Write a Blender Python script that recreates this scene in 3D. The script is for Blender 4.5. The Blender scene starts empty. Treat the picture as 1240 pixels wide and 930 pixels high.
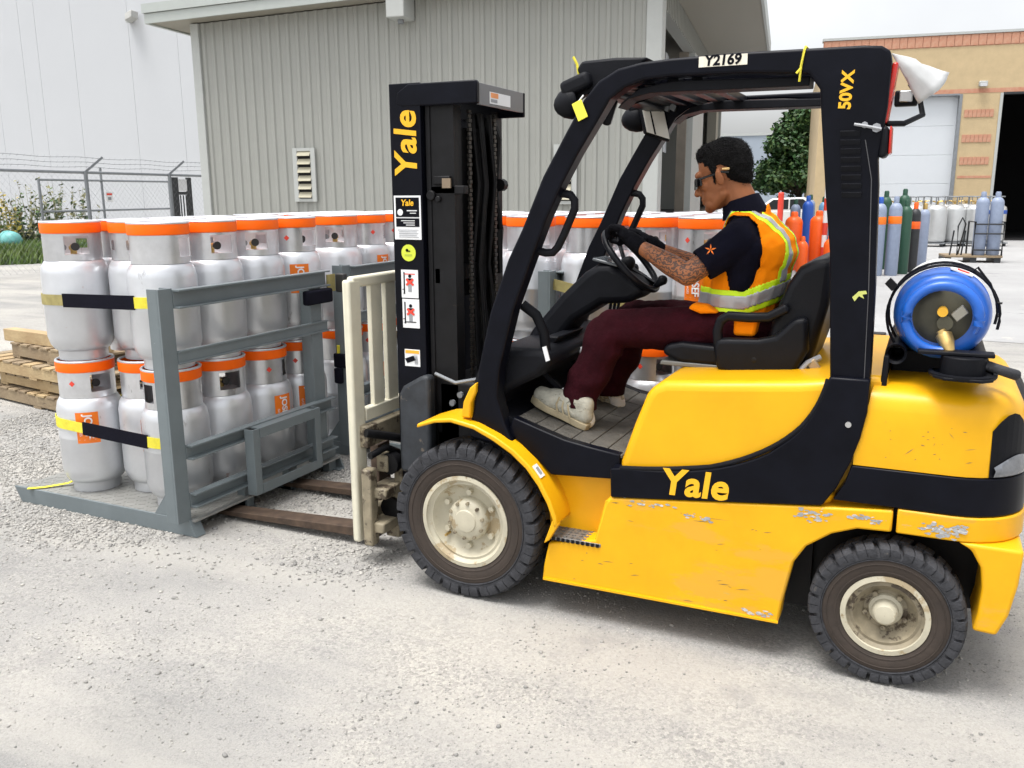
import bpy, bmesh, math, random
import numpy as np
from mathutils import Vector, Matrix, noise
random.seed(7); rng = np.random.default_rng(7)
R = math.radians; PI = math.pi
S = bpy.context.scene
# ------------------------------------------------------------------ camera, light, exposure
cam = bpy.data.cameras.new('camera'); camo = bpy.data.objects.new('camera', cam)
S.collection.objects.link(camo); S.camera = camo
yaw, pit, rol = R(25.2), R(12.2), R(-0.3)
fw = Vector((-math.sin(yaw)*math.cos(pit), math.cos(yaw)*math.cos(pit), -math.sin(pit)))
rt0 = Vector((math.cos(yaw), math.sin(yaw), 0)); up0 = rt0.cross(fw)
rt = rt0*math.cos(rol) + up0*math.sin(rol); up = rt.cross(fw)
camo.matrix_world = Matrix(((rt.x, up.x, -fw.x, 1.645), (rt.y, up.y, -fw.y, -3.012), (rt.z, up.z, -fw.z, 1.66), (0, 0, 0, 1)))
cam.sensor_width = 36; cam.lens = 36*1065/1240; cam.clip_start = .05; cam.clip_end = 1000
W = bpy.data.worlds.new('World'); S.world = W; W.use_nodes = True
wn, wl = W.node_tree.nodes, W.node_tree.links
sky = wn.new('ShaderNodeTexSky'); sky.sky_type = 'NISHITA'; sky.sun_disc = False
SUN_EL, SUN_AZ = R(74), R(-150)          # azimuth from +Y, clockwise
sky.sun_elevation = SUN_EL; sky.sun_rotation = SUN_AZ; sky.dust_density = 4; sky.air_density = 1.0
hs = wn.new('ShaderNodeHueSaturation'); hs.inputs['Saturation'].default_value = .14
tcw = wn.new('ShaderNodeTexCoord'); cn = wn.new('ShaderNodeTexNoise'); cn.inputs['Scale'].default_value = 2.2; cn.inputs['Detail'].default_value = 7
cr = wn.new('ShaderNodeMapRange'); cr.inputs[1].default_value = .3; cr.inputs[2].default_value = .7; cr.inputs[3].default_value = .95; cr.inputs[4].default_value = 1.3
cm = wn.new('ShaderNodeVectorMath'); cm.operation = 'SCALE'      # thin uneven cloud veil
wl.new(tcw.outputs['Generated'], cn.inputs['Vector']); wl.new(cn.outputs[0], cr.inputs[0]); wl.new(sky.outputs[0], hs.inputs['Color']); wl.new(hs.outputs[0], cm.inputs[0]); wl.new(cr.outputs[0], cm.inputs['Scale']); wl.new(cm.outputs[0], wn['Background'].inputs[0])
wn['Background'].inputs[1].default_value = .15
sl = bpy.data.lights.new('sun', 'SUN'); sl.energy = 1.5; sl.angle = R(24); sl.color = (1, .97, .93)
so = bpy.data.objects.new('sun', sl); S.collection.objects.link(so)
sd = Vector((math.sin(SUN_AZ)*math.cos(SUN_EL), math.cos(SUN_AZ)*math.cos(SUN_EL), math.sin(SUN_EL)))
so.rotation_euler = sd.to_track_quat('Z', 'Y').to_euler(); so.location = (0, 0, 30)
S.view_settings.view_transform = 'Standard'; S.view_settings.look = 'None'
S.view_settings.exposure = .82; S.view_settings.gamma = 1
S.cycles.max_bounces = 8

# ------------------------------------------------------------------ materials
def mat(name, col, rough=.5, metal=0., var=.12, scale=9., bump=0., bscale=80., col2=None, spots=None, coat=0, island=False, alpha=None, trans=0, spec=None, objrand=0):
    m = bpy.data.materials.new(name); m.use_nodes = True; n, l = m.node_tree.nodes, m.node_tree.links
    b = n['Principled BSDF']; tc = n.new('ShaderNodeTexCoord')
    nz = n.new('ShaderNodeTexNoise'); nz.inputs['Scale'].default_value = scale; nz.inputs['Detail'].default_value = 6; nz.inputs['Roughness'].default_value = .65
    vec = tc.outputs['Object']
    if objrand:
        oi = n.new('ShaderNodeObjectInfo'); ml = n.new('ShaderNodeMath'); ml.operation = 'MULTIPLY'; ml.inputs[1].default_value = 37; l.new(oi.outputs['Random'], ml.inputs[0])
        va = n.new('ShaderNodeVectorMath'); l.new(vec, va.inputs[0]); l.new(ml.outputs[0], va.inputs[1]); vec = va.outputs[0]
    l.new(vec, nz.inputs['Vector'])
    mx = n.new('ShaderNodeMix'); mx.data_type = 'RGBA'
    c2 = col2 or tuple(min(1, c*(1+var)) for c in col); c1 = col if col2 else tuple(c*(1-var) for c in col)
    mx.inputs[6].default_value = (*c1, 1); mx.inputs[7].default_value = (*c2, 1)
    rp = n.new('ShaderNodeValToRGB'); rp.color_ramp.elements[0].position = .3; rp.color_ramp.elements[1].position = .7
    l.new(nz.outputs[0], rp.inputs[0]); l.new(rp.outputs[0], mx.inputs[0]); out = mx.outputs[2]
    if island:
        g = n.new('ShaderNodeNewGeometry'); mi = n.new('ShaderNodeMix'); mi.data_type = 'RGBA'; mi.blend_type = 'MULTIPLY'
        mi.inputs[0].default_value = 1; r2 = n.new('ShaderNodeValToRGB')
        r2.color_ramp.elements[0].color = (island, island, island, 1); r2.color_ramp.elements[1].color = (1.25, 1.22, 1.18, 1)
        l.new(g.outputs['Random Per Island'], r2.inputs[0]); l.new(out, mi.inputs[6]); l.new(r2.outputs[0], mi.inputs[7]); out = mi.outputs[2]
    if objrand:
        mo = n.new('ShaderNodeMapRange'); mo.inputs[3].default_value = 1-objrand; mo.inputs[4].default_value = 1+objrand*.6; l.new(oi.outputs['Random'], mo.inputs[0])
        vs = n.new('ShaderNodeVectorMath'); vs.operation = 'SCALE'; l.new(out, vs.inputs[0]); l.new(mo.outputs[0], vs.inputs['Scale']); out = vs.outputs[0]
    if spots:        # (colour, scale, threshold 0-1, stretch) : chips, rust, grime with their own shape
        for (sc, ss, th, st) in spots:
            mp = n.new('ShaderNodeMapping'); mp.inputs['Scale'].default_value = st
            l.new(vec, mp.inputs[0])
            z = n.new('ShaderNodeTexNoise'); z.inputs['Scale'].default_value = ss; z.inputs['Detail'].default_value = 8; z.inputs['Roughness'].default_value = .7
            l.new(mp.outputs[0], z.inputs['Vector'])
            rr = n.new('ShaderNodeValToRGB'); rr.color_ramp.elements[0].position = th; rr.color_ramp.elements[1].position = th+.035
            l.new(z.outputs[0], rr.inputs[0])
            m3 = n.new('ShaderNodeMix'); m3.data_type = 'RGBA'; l.new(rr.outputs[0], m3.inputs[0]); l.new(out, m3.inputs[6]); m3.inputs[7].default_value = (*sc, 1); out = m3.outputs[2]
    l.new(out, b.inputs['Base Color'])
    mr = n.new('ShaderNodeMapRange'); mr.inputs[3].default_value = max(0, rough-.08); mr.inputs[4].default_value = min(1, rough+.1)
    l.new(nz.outputs[0], mr.inputs[0]); l.new(mr.outputs[0], b.inputs['Roughness'])
    b.inputs['Metallic'].default_value = metal
    if coat: b.inputs['Coat Weight'].default_value = coat; b.inputs['Coat Roughness'].default_value = .15
    if spec is not None: b.inputs['Specular IOR Level'].default_value = spec
    if alpha: b.inputs['Alpha'].default_value = alpha
    if trans: b.inputs['Transmission Weight'].default_value = trans
    if bump:
        z = n.new('ShaderNodeTexNoise'); z.inputs['Scale'].default_value = bscale; z.inputs['Detail'].default_value = 5
        l.new(tc.outputs['Object'], z.inputs['Vector'])
        bp = n.new('ShaderNodeBump'); bp.inputs['Strength'].default_value = bump; bp.inputs['Distance'].default_value = .02
        l.new(z.outputs[0], bp.inputs['Height']); l.new(bp.outputs[0], b.inputs['Normal'])
    return m
GREYCHIP = (.36, .37, .38)
YEL = mat('yellow_paint', (.77, .395, .005), .36, var=.06, scale=5, coat=.08, spec=.3, spots=[((.62, .36, .06), 9, .70, (1, 1, 2.5))])
YELW = mat('worn_yellow_paint', (.77, .395, .005), .42, var=.07, scale=5, coat=.05, spec=.3, spots=[((.70, .37, .03), 2.2, .56, (.5, 1, 1.5)), ((.6, .37, .08), 6, .64, (.6, 1, 2.5)), (GREYCHIP, 10, .715, (.5, 1, 1.4)), ((.08, .06, .04), 24, .74, (.3, 1, 2))])
BLK = mat('black_paint', (.0035, .004, .0075), .34, var=.3, scale=7, spec=.12, spots=[((.03, .03, .035), 22, .74, (1, 1, 1))])
BLKM = mat('black_plastic', (.006, .0065, .009), .5, var=.3, scale=12, bump=.1, bscale=300, spec=.14)
GREASE = mat('greasy_steel', (.005, .005, .006), .5, .0, spec=.25, var=.5, scale=14, spots=[((.02, .016, .012), 9, .64, (1, 1, 2))])
RUB = mat('tyre_rubber', (.040, .041, .046), .8, spec=.25, var=.35, scale=26, bump=.25, bscale=120, spots=[((.085, .08, .076), 16, .66, (1, 1, 1))])
SIDEW = mat('dusty_sidewall', (.036, .026, .020), .8, var=.25, scale=14, bump=.1, bscale=60)
CREAM = mat('cream_wheel_paint', (.48, .445, .34), .5, var=.12, scale=10, spots=[((.36, .29, .18), 9, .54, (1, 1, 1)), ((.20, .14, .08), 18, .63, (1, 1, 1)), ((.10, .07, .045), 40, .70, (1, 1, 1))])
CREAMD = mat('dirty_shaded_cream_paint', (.24, .205, .14), .6, var=.3, scale=16, spots=[((.07, .052, .034), 13, .54, (1, 1, 1)), ((.40, .36, .26), 20, .66, (1, 1, 1))])
CREAMB = mat('cream_bar_paint', (.66, .63, .50), .5, var=.08, scale=8, spots=[((.18, .13, .09), 15, .68, (1, 1, .4)), ((.45, .38, .25), 6, .63, (1, 1, .3))])
CHAIN = mat('oiled_chain', (.035, .032, .028), .4, .6, var=.4, scale=60)
RUST = mat('rusty_fork_steel', (.045, .032, .025), .6, .2, var=.35, scale=14, col2=(.12, .082, .058), spec=.3)
CAGE = mat('grey_cage_paint', (.145, .172, .182), .45, var=.08, scale=6, spots=[((.34, .37, .37), 20, .69, (1, 1, 1)), ((.13, .08, .05), 26, .74, (1, 1, 1))])
DECK = mat('deck_plate_steel', (.26, .26, .245), .5, .25, var=.12, scale=7, spots=[((.25, .20, .15), 9, .66, (1, 1, 1))])
COLR = mat('bare_aluminium_collar', (.62, .63, .65), .3, .75, var=.12, objrand=.12, scale=9, spots=[((.38, .38, .39), 14, .64, (1, 1, .25))])
SILV = mat('silver_cylinder_paint', (.66, .675, .70), .35, .6, var=.06, scale=6, objrand=.12, spots=[((.45, .45, .46), 9, .64, (1, 1, .4)), ((.50, .40, .38), 3.5, .69, (1, 1, 1)), ((.22, .21, .20), 26, .71, (1, 1, .6))])
ORNG = mat('orange_rim_paint', (.95, .135, .002), .5, spec=.2, var=.05, scale=9)
ORNL = mat('orange_label_print', (.90, .20, .01), .45, var=.04)
WHT = mat('white_print', (.85, .85, .85), .5, var=.03)
BRASS = mat('brass', (.55, .38, .14), .35, .8, var=.2, scale=30)
DKV = mat('dark_valve', (.03, .03, .03), .5, .2, var=.3)
STRY = mat('yellow_webbing', (.78, .68, .05), .75, var=.12, scale=30, bump=.3, bscale=400)
STRO = mat('faded_olive_webbing', (.34, .29, .11), .8, var=.2, scale=25, bump=.3, bscale=400)
STRB = mat('black_sleeve_cloth', (.007, .007, .013), .9, spec=.1, var=.2, bump=.3, bscale=300)
DECY = mat('yellow_decal_print', (.82, .44, .008), .45, var=.03)
WHITEP = mat('white_sticker', (.78, .79, .8), .45, var=.04)
REDP = mat('red_print', (.75, .06, .035), .45, var=.05)
LIME = mat('lime_tape', (.66, .95, .012), .55, var=.05)
GREYP = mat('grey_print', (.30, .31, .33), .5, var=.1)
VESTO = mat('orange_mesh_fabric', (1.0, .25, .002), .8, spec=.1, var=.08, scale=18, bump=.25, bscale=500)
TAPE = mat('silver_reflective_tape', (.46, .46, .48), .35, .3, var=.06, scale=20)
NAVY = mat('navy_shirt_cloth', (.004, .004, .010), .9, spec=.1, var=.25, scale=14, bump=.2, bscale=300)
MAROON = mat('maroon_trouser_cloth', (.026, .0035, .0065), .9, spec=.1, var=.3, scale=9, bump=.25, bscale=90)
GLOVE = mat('black_knit_glove', (.004, .004, .006), .9, spec=.1, var=.3, bump=.4, bscale=400)
HAIR = mat('black_hair', (.003, .0025, .003), .65, spec=.2, var=.4, scale=40, bump=.8, bscale=160)
SHOE = mat('dirty_white_leather', (.44, .43, .36), .6, var=.2, scale=30, bump=.3, bscale=60, spots=[((.16, .15, .12), 26, .60, (1, 1, 2.5)), ((.24, .23, .18), 60, .62, (1, 1, 1))])
SHOED = mat('shoe_sole_rubber', (.40, .34, .22), .7, var=.2, scale=18)
BLUE = mat('blue_tank_paint', (.008, .105, .48), .38, var=.12, scale=6, coat=.2, spots=[((.03, .08, .22), 7, .62, (1, 1, 1)), ((.5, .52, .55), 18, .73, (1, 1, 1))])
OLIVE = mat('olive_tank_head', (.075, .07, .045), .45, .2, var=.25, scale=14)
VINYL = mat('black_seat_vinyl', (.004, .0045, .007), .4, spec=.2, var=.2, scale=10, bump=.06, bscale=200)
MATR = mat('dusty_floor_mat', (.085, .08, .07), .8, var=.35, scale=14, bump=.3, bscale=120)
STEP = mat('step_plate_steel', (.20, .195, .185), .5, .5, var=.25, scale=30)
CLEAR = mat('clear_lens', (.5, .5, .5), .12, .6, var=.05)
MIRR = mat('mirror_face', (.78, .76, .69), .3, 0, var=.04)
REDL = mat('red_lamp_lens', (.5, .02, .012), .25, var=.1)
BAGM = mat('white_plastic_film', (.66, .67, .67), .4, var=.06, scale=20, trans=.2)
METW = mat('grey_metal_siding', (.30, .305, .282), .5, var=.035, scale=1.5)
LOUV = mat('tan_louvre_paint', (.42, .39, .29), .6, var=.05)
METT = mat('grey_metal_trim', (.42, .435, .42), .45, var=.03)
FASC = mat('grey_green_fascia', (.40, .43, .41), .45, var=.03)
SOFF = mat('tan_soffit_metal', (.27, .255, .21), .6, var=.04)
BRJ = mat('brown_door_jamb', (.22, .19, .155), .7, var=.15, scale=3)  # brown tone carries the shade on the opening's reveal
DARK = mat('dark_interior', (.012, .011, .012), .9, var=.3)  # near-black colour puts in the shade inside openings and behind vent slats
WALLW = mat('white_wall_panel', (.50, .515, .535), .7, var=.015, scale=.4, bump=.03, bscale=4)
TANB = mat('tan_block', (.50, .385, .225), .85, var=.08, scale=3, bump=.2, bscale=20)
BRK = mat('red_brick', (.46, .19, .115), .85, col2=(.52, .31, .21), scale=6, bump=.2, bscale=30)
DOORW = mat('white_door_panel', (.62, .65, .68), .5, var=.02, scale=1)
GALV = mat('galvanised_steel', (.23, .245, .26), .5, .4, var=.12, scale=8)
BLKF = mat('black_gate_paint', (.02, .022, .025), .5, var=.2)
WOOD = mat('pine_board', (.33, .225, .115), .75, col2=(.47, .36, .20), scale=5, bump=.3, bscale=40, spots=[((.16, .10, .06), 8, .66, (.4, 3, 3))])
WOODG = mat('weathered_board', (.20, .145, .09), .8, col2=(.31, .24, .15), scale=6, bump=.3, bscale=40, spots=[((.10, .07, .045), 8, .62, (.4, 3, 3))])
TEAL = mat('teal_tank_paint', (.14, .42, .40), .5, var=.1, scale=4)
SKIN = mat('tanned_skin', (.33, .122, .050), .5, spec=.3, var=.08, scale=30, bump=.05, bscale=200)
INK = None
FOL = [mat('foliage_%s' % k, c, .6, var=.25, scale=6, island=.5) for k, c in (('dark', (.036, .10, .028)), ('mid', (.075, .14, .035)), ('straw', (.30, .29, .13)), ('gold', (.50, .38, .05)))]
GRASS = mat('grass_blade', (.07, .16, .03), .7, var=.3, scale=1.2, col2=(.17, .22, .06), island=.55)
BARK = mat('bark', (.07, .055, .04), .9, var=.3)
CYLO = mat('orange_cylinder_paint', (.95, .13, .012), .4, var=.06)
CYLB = mat('blue_cylinder_paint', (.02, .09, .42), .4, var=.1)
CYLG = mat('grey_blue_cylinder_paint', (.25, .30, .41), .45, var=.08)
CYLD = mat('dark_green_paint', (.02, .075, .045), .5, var=.1)
CYLK = mat('pale_blue_paint', (.16, .33, .52), .45, var=.1)
STEEL = mat('stainless_steel', (.56, .57, .57), .35, .6, var=.08, scale=3)
CARW = mat('white_car_paint', (.75, .76, .78), .3, var=.02, coat=.5)
GLASS = mat('dark_window_glass', (.03, .035, .04), .08, var=.1)
GREYB = mat('pale_grey_cladding', (.30, .345, .40), .7, var=.03, scale=.3)
STONE = mat('gravel_stone', (.355, .35, .335), .9, var=.15, scale=40, bump=.2, bscale=200, island=.6, spec=.2)

def tattoo_skin():
    n, l = SKIN.node_tree.nodes, SKIN.node_tree.links; b = n['Principled BSDF']
    src = b.inputs['Base Color'].links[0].from_socket
    g = n.new('ShaderNodeTexCoord')
    nz = n.new('ShaderNodeTexVoronoi'); nz.feature = 'DISTANCE_TO_EDGE'; nz.inputs['Scale'].default_value = 26; l.new(g.outputs['Object'], nz.inputs['Vector'])
    w = n.new('ShaderNodeTexWave'); w.wave_type = 'RINGS'; w.inputs['Scale'].default_value = 22; w.inputs['Distortion'].default_value = 11; w.inputs['Detail'].default_value = 4; w.inputs['Detail Scale'].default_value = 2.5; l.new(g.outputs['Object'], w.inputs['Vector'])
    r1 = n.new('ShaderNodeValToRGB'); r1.color_ramp.elements[0].position = .2; r1.color_ramp.elements[1].position = .75; l.new(w.outputs['Fac'], r1.inputs[0])
    sx = n.new('ShaderNodeSeparateXYZ'); l.new(g.outputs['Object'], sx.inputs[0])
    a = n.new('ShaderNodeMapRange'); a.inputs[1].default_value = .50; a.inputs[2].default_value = .47; l.new(sx.outputs['Z'], a.inputs[0])
    c = n.new('ShaderNodeMapRange'); c.inputs[1].default_value = -.40; c.inputs[2].default_value = -.34; l.new(sx.outputs['X'], c.inputs[0])
    m = n.new('ShaderNodeMath'); m.operation = 'MULTIPLY'; l.new(a.outputs[0], m.inputs[0]); l.new(c.outputs[0], m.inputs[1])
    m2 = n.new('ShaderNodeMath'); m2.operation = 'MULTIPLY'; l.new(m.outputs[0], m2.inputs[0]); l.new(r1.outputs[0], m2.inputs[1])
    m3 = n.new('ShaderNodeMath'); m3.operation = 'MULTIPLY'; l.new(m2.outputs[0], m3.inputs[0]); m3.inputs[1].default_value = .85
    mx = n.new('ShaderNodeMix'); mx.data_type = 'RGBA'; l.new(m3.outputs[0], mx.inputs[0]); l.new(src, mx.inputs[6]); mx.inputs[7].default_value = (.05, .038, .035, 1)
    l.new(mx.outputs[2], b.inputs['Base Color'])
tattoo_skin()

# ------------------------------------------------------------------ mesh helpers
COL = S.collection
def tag(o, label=None, cat=None, group=None, kind=None):
    for k, v in (('label', label), ('category', cat), ('group', group), ('kind', kind)):
        if v: o[k] = v
    return o
def empty(name, loc=(0, 0, 0), rz=0, label=None, cat=None, group=None):
    o = bpy.data.objects.new(name, None); o.location = loc; o.rotation_euler = (0, 0, rz); o.empty_display_size = .2
    COL.objects.link(o); return tag(o, label, cat, group)
def rootof(o):
    while o.parent: o = o.parent
    return o
class MB:
    def __init__(s): s.v = []; s.f = []
    def add(s, vs, fs):
        o = len(s.v); s.v += [tuple(v) for v in vs]; s.f += [tuple(i+o for i in f) for f in fs]; return s
    def box(s, x0, x1, y0, y1, z0, z1):
        return s.add([(x0, y0, z0), (x1, y0, z0), (x1, y1, z0), (x0, y1, z0), (x0, y0, z1), (x1, y0, z1), (x1, y1, z1), (x0, y1, z1)],
                     [(0, 3, 2, 1), (4, 5, 6, 7), (0, 1, 5, 4), (1, 2, 6, 5), (2, 3, 7, 6), (3, 0, 4, 7)])
    def obox(s, c, a, b, d):
        c, a, b, d = map(Vector, (c, a, b, d)); vs = [c+a*i+b*j+d*k for k in (-1, 1) for i, j in ((-1, -1), (1, -1), (1, 1), (-1, 1))]
        return s.add(vs, [(0, 3, 2, 1), (4, 5, 6, 7), (0, 1, 5, 4), (1, 2, 6, 5), (2, 3, 7, 6), (3, 0, 4, 7)])
    def prism(s, pts, a, b, ax='y'):
        f = {'y': lambda p, t: (p[0], t, p[1]), 'x': lambda p, t: (t, p[0], p[1]), 'z': lambda p, t: (p[0], p[1], t)}[ax]
        ar = sum(pts[i][0]*pts[(i+1) % len(pts)][1]-pts[(i+1) % len(pts)][0]*pts[i][1] for i in range(len(pts)))
        if (ar > 0) == (ax == 'y'): pts = pts[::-1]
        n = len(pts); vs = [f(p, a) for p in pts]+[f(p, b) for p in pts]
        return s.add(vs, [tuple(range(n))[::-1], tuple(range(n, 2*n))]+[(i, (i+1) % n, n+(i+1) % n, n+i) for i in range(n)])
    def loft(s, rings, closed=True, cap=True):
        n = len(rings[0]); vs = [p for r in rings for p in r]; fs = []
        for k in range(len(rings)-1):
            for i in range(n if closed else n-1):
                j = (i+1) % n; fs.append((k*n+i, k*n+j, (k+1)*n+j, (k+1)*n+i))
        if cap: fs += [tuple(range(n))[::-1], tuple(range((len(rings)-1)*n, len(rings)*n))]
        return s.add(vs, fs)
    def sweep(s, path, prof, upv=(0, 0, 1), closed=False):   # prof: list of (side, up)
        P = [Vector(p) for p in path]; rings = []; n = len(P)
        for i, p in enumerate(P):
            t = (P[(i+1) % n]-P[i-1]) if closed else (P[min(i+1, n-1)]-P[max(i-1, 0)])
            t.normalize(); u = Vector(upv); sd_ = t.cross(u)
            if sd_.length < 1e-4: sd_ = t.cross(Vector((0, 1, 0)))
            sd_.normalize(); u = sd_.cross(t); rings.append([p+sd_*a+u*b for a, b in prof])
        if closed: rings.append(rings[0])
        return s.loft(rings, True, not closed)
    def bar(s, path, w, h, upv=(0, 0, 1)): return s.sweep(path, [(-w/2, -h/2), (w/2, -h/2), (w/2, h/2), (-w/2, h/2)], upv)
    def tube(s, path, r, n=10, closed=False, upv=(0.01, .02, 1)):
        P = [Vector(p) for p in path]; m = len(P); rr = r if isinstance(r, (list, tuple)) else [r]*m; rings = []
        for i, p in enumerate(P):
            t = (P[(i+1) % m]-P[i-1]) if closed else (P[min(i+1, m-1)]-P[max(i-1, 0)])
            t.normalize(); a = t.cross(Vector(upv))
            if a.length < .05: a = t.cross(Vector((0, 1, 0)))
            a.normalize(); b = a.cross(t); rings.append([p+(a*math.cos(2*PI*k/n)+b*math.sin(2*PI*k/n))*rr[i] for k in range(n)])
        if closed: rings.append(rings[0])
        return s.loft(rings, True, not closed)
    def lathe(s, prof, c=(0, 0, 0), ax='z', n=32, a0=0, a1=2*PI):   # prof (r, t)
        c = Vector(c); full = abs(a1-a0-2*PI) < 1e-6; m = n if full else n+1; rings = []
        for r, t in prof:
            ring = []
            for k in range(m):
                a = a0+(a1-a0)*k/n; p, q = r*math.cos(a), r*math.sin(a)
                ring.append(c+Vector({'z': (p, q, t), 'y': (p, t, q), 'x': (t, p, q)}[ax]))
            rings.append(ring)
        return s.loft(rings, full, False)
    def disc(s, c, r, ax='z', n=16, t=.0, up=1):
        return s.lathe([(1e-4, t), (r, t)], c, ax, n)
    def cyl(s, c, r, t0, t1, ax='z', n=16): return s.lathe([(1e-4, t0), (r, t0), (r, t1), (1e-4, t1)], c, ax, n)
    def ell(s, c, ax, n=16, m=10):     # ellipsoid, ax = 3 vectors or radii
        c = Vector(c); A = [Vector(a) for a in ax] if hasattr(ax[0], '__len__') else [Vector((ax[0], 0, 0)), Vector((0, ax[1], 0)), Vector((0, 0, ax[2]))]
        rings = []
        for j in range(m+1):
            t = PI*j/m; rings.append([c+A[0]*(max(1e-3, math.sin(t))*math.cos(2*PI*k/n))+A[1]*(max(1e-3, math.sin(t))*math.sin(2*PI*k/n))-A[2]*math.cos(t) for k in range(n)])
        return s.loft(rings, True, True)
    def cap(s, p0, r0, p1, r1, n=14):   # tapered capsule
        p0, p1 = Vector(p0), Vector(p1); d = (p1-p0); L = d.length; d.normalize()
        a = d.cross(Vector((0, 0, 1)) if abs(d.z) < .9 else Vector((1, 0, 0))).normalized(); b = d.cross(a); rings = []
        st = [(-math.cos(t)*r0, max(1e-3, math.sin(t))*r0) for t in [PI/2*k/4 for k in range(5)]]+[(L+math.sin(t)*r1, max(1e-3, math.cos(t))*r1) for t in [PI/2*k/4 for k in range(5)]]
        for t, r in st: rings.append([p0+d*t+(a*math.cos(2*PI*k/n)+b*math.sin(2*PI*k/n))*r for k in range(n)])
        return s.loft(rings, True, True)
    def build(s, name, m, parent=None, smooth=35, bev=0, seg=2, local=False, kind=None):
        me = bpy.data.meshes.new(name); v = s.v
        if parent is not None and not local:
            r = rootof(parent); mw = (Matrix.Translation(r.location) @ r.rotation_euler.to_matrix().to_4x4()).inverted()
            v = [mw @ Vector(p) for p in v]
        me.from_pydata(v, [], s.f); me.validate()
        bm = bmesh.new(); bm.from_mesh(me); bmesh.ops.recalc_face_normals(bm, faces=bm.faces); bm.to_mesh(me); bm.free()
        for x in (m if isinstance(m, (list, tuple)) else [m]): me.materials.append(x)
        o = bpy.data.objects.new(name, me); COL.objects.link(o)
        if parent is not None: o.parent = parent
        if smooth: me.shade_smooth(); me.set_sharp_from_angle(angle=R(smooth))
        if bev:
            b = o.modifiers.new('bevel', 'BEVEL'); b.width = bev; b.segments = seg; b.limit_method = 'ANGLE'; b.angle_limit = R(32)
        if kind: o['kind'] = kind
        return o
def arc(c, r, a0, a1, n, f=lambda p, q: (p, q)):
    return [f(c[0]+r*math.cos(a0+(a1-a0)*k/n), c[1]+r*math.sin(a0+(a1-a0)*k/n)) for k in range(n+1)]
def copy_tree(o, parent=None):
    c = o.copy(); COL.objects.link(c); c.parent = parent
    for ch in list(o.children): copy_tree(ch, c)
    return c
TMP = bpy.data.scenes.new('workbench')      # empty side scene, so that baking one mesh does not evaluate the whole yard
def baked(o):
    TMP.collection.objects.link(o); vl = TMP.view_layers[0]; vl.update(); dg = vl.depsgraph
    me = bpy.data.meshes.new_from_object(o.evaluated_get(dg)); TMP.collection.objects.unlink(o); return me
def text(name, s, size, M4, m, parent, bold=0., shear=0., depth=.0006, wrap=None, spacing=1.):
    cu = bpy.data.curves.new(name, 'FONT'); cu.body = s; cu.size = size; cu.align_x = 'CENTER'; cu.align_y = 'CENTER'
    cu.offset = bold; cu.shear = shear; cu.extrude = depth; cu.space_character = spacing; cu.resolution_u = 4
    t = bpy.data.objects.new(name, cu); me = baked(t); bpy.data.objects.remove(t); bpy.data.curves.remove(cu)
    me.materials.clear(); me.materials.append(m); mw = Matrix.Identity(4)
    if wrap: 
        for v in me.vertices: v.co = wrap(v.co)
    else:
        if parent is not None:
            r = rootof(parent); mw = (Matrix.Translation(r.location) @ r.rotation_euler.to_matrix().to_4x4()).inverted()
        me.transform(mw @ M4)
    o = bpy.data.objects.new(name, me); COL.objects.link(o); o.parent = parent; me.name = name
    return o
def ruffle(o, fn, off=(1.0, .58, 1.0)):     # push vertices along their normals by fn(world position)
    me = o.data; n = len(me.vertices); co = np.empty(n*3, dtype=np.float32); me.vertices.foreach_get('co', co)
    no = np.array([tuple(v.vector) for v in me.vertex_normals], dtype=np.float32); co = co.reshape(-1, 3); O = Vector(off)
    d = np.array([fn(Vector(p)+O) for p in co], dtype=np.float32); me.vertices.foreach_set('co', (co+no*d[:, None]).ravel()); me.update()
def frame_m(c, xd, yd):       # 4x4 with local x,y axes and position
    x, y = Vector(xd).normalized(), Vector(yd).normalized(); z = x.cross(y)
    return Matrix(((x.x, y.x, z.x, c[0]), (x.y, y.y, z.y, c[1]), (x.z, y.z, z.z, c[2]), (0, 0, 0, 1)))

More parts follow.
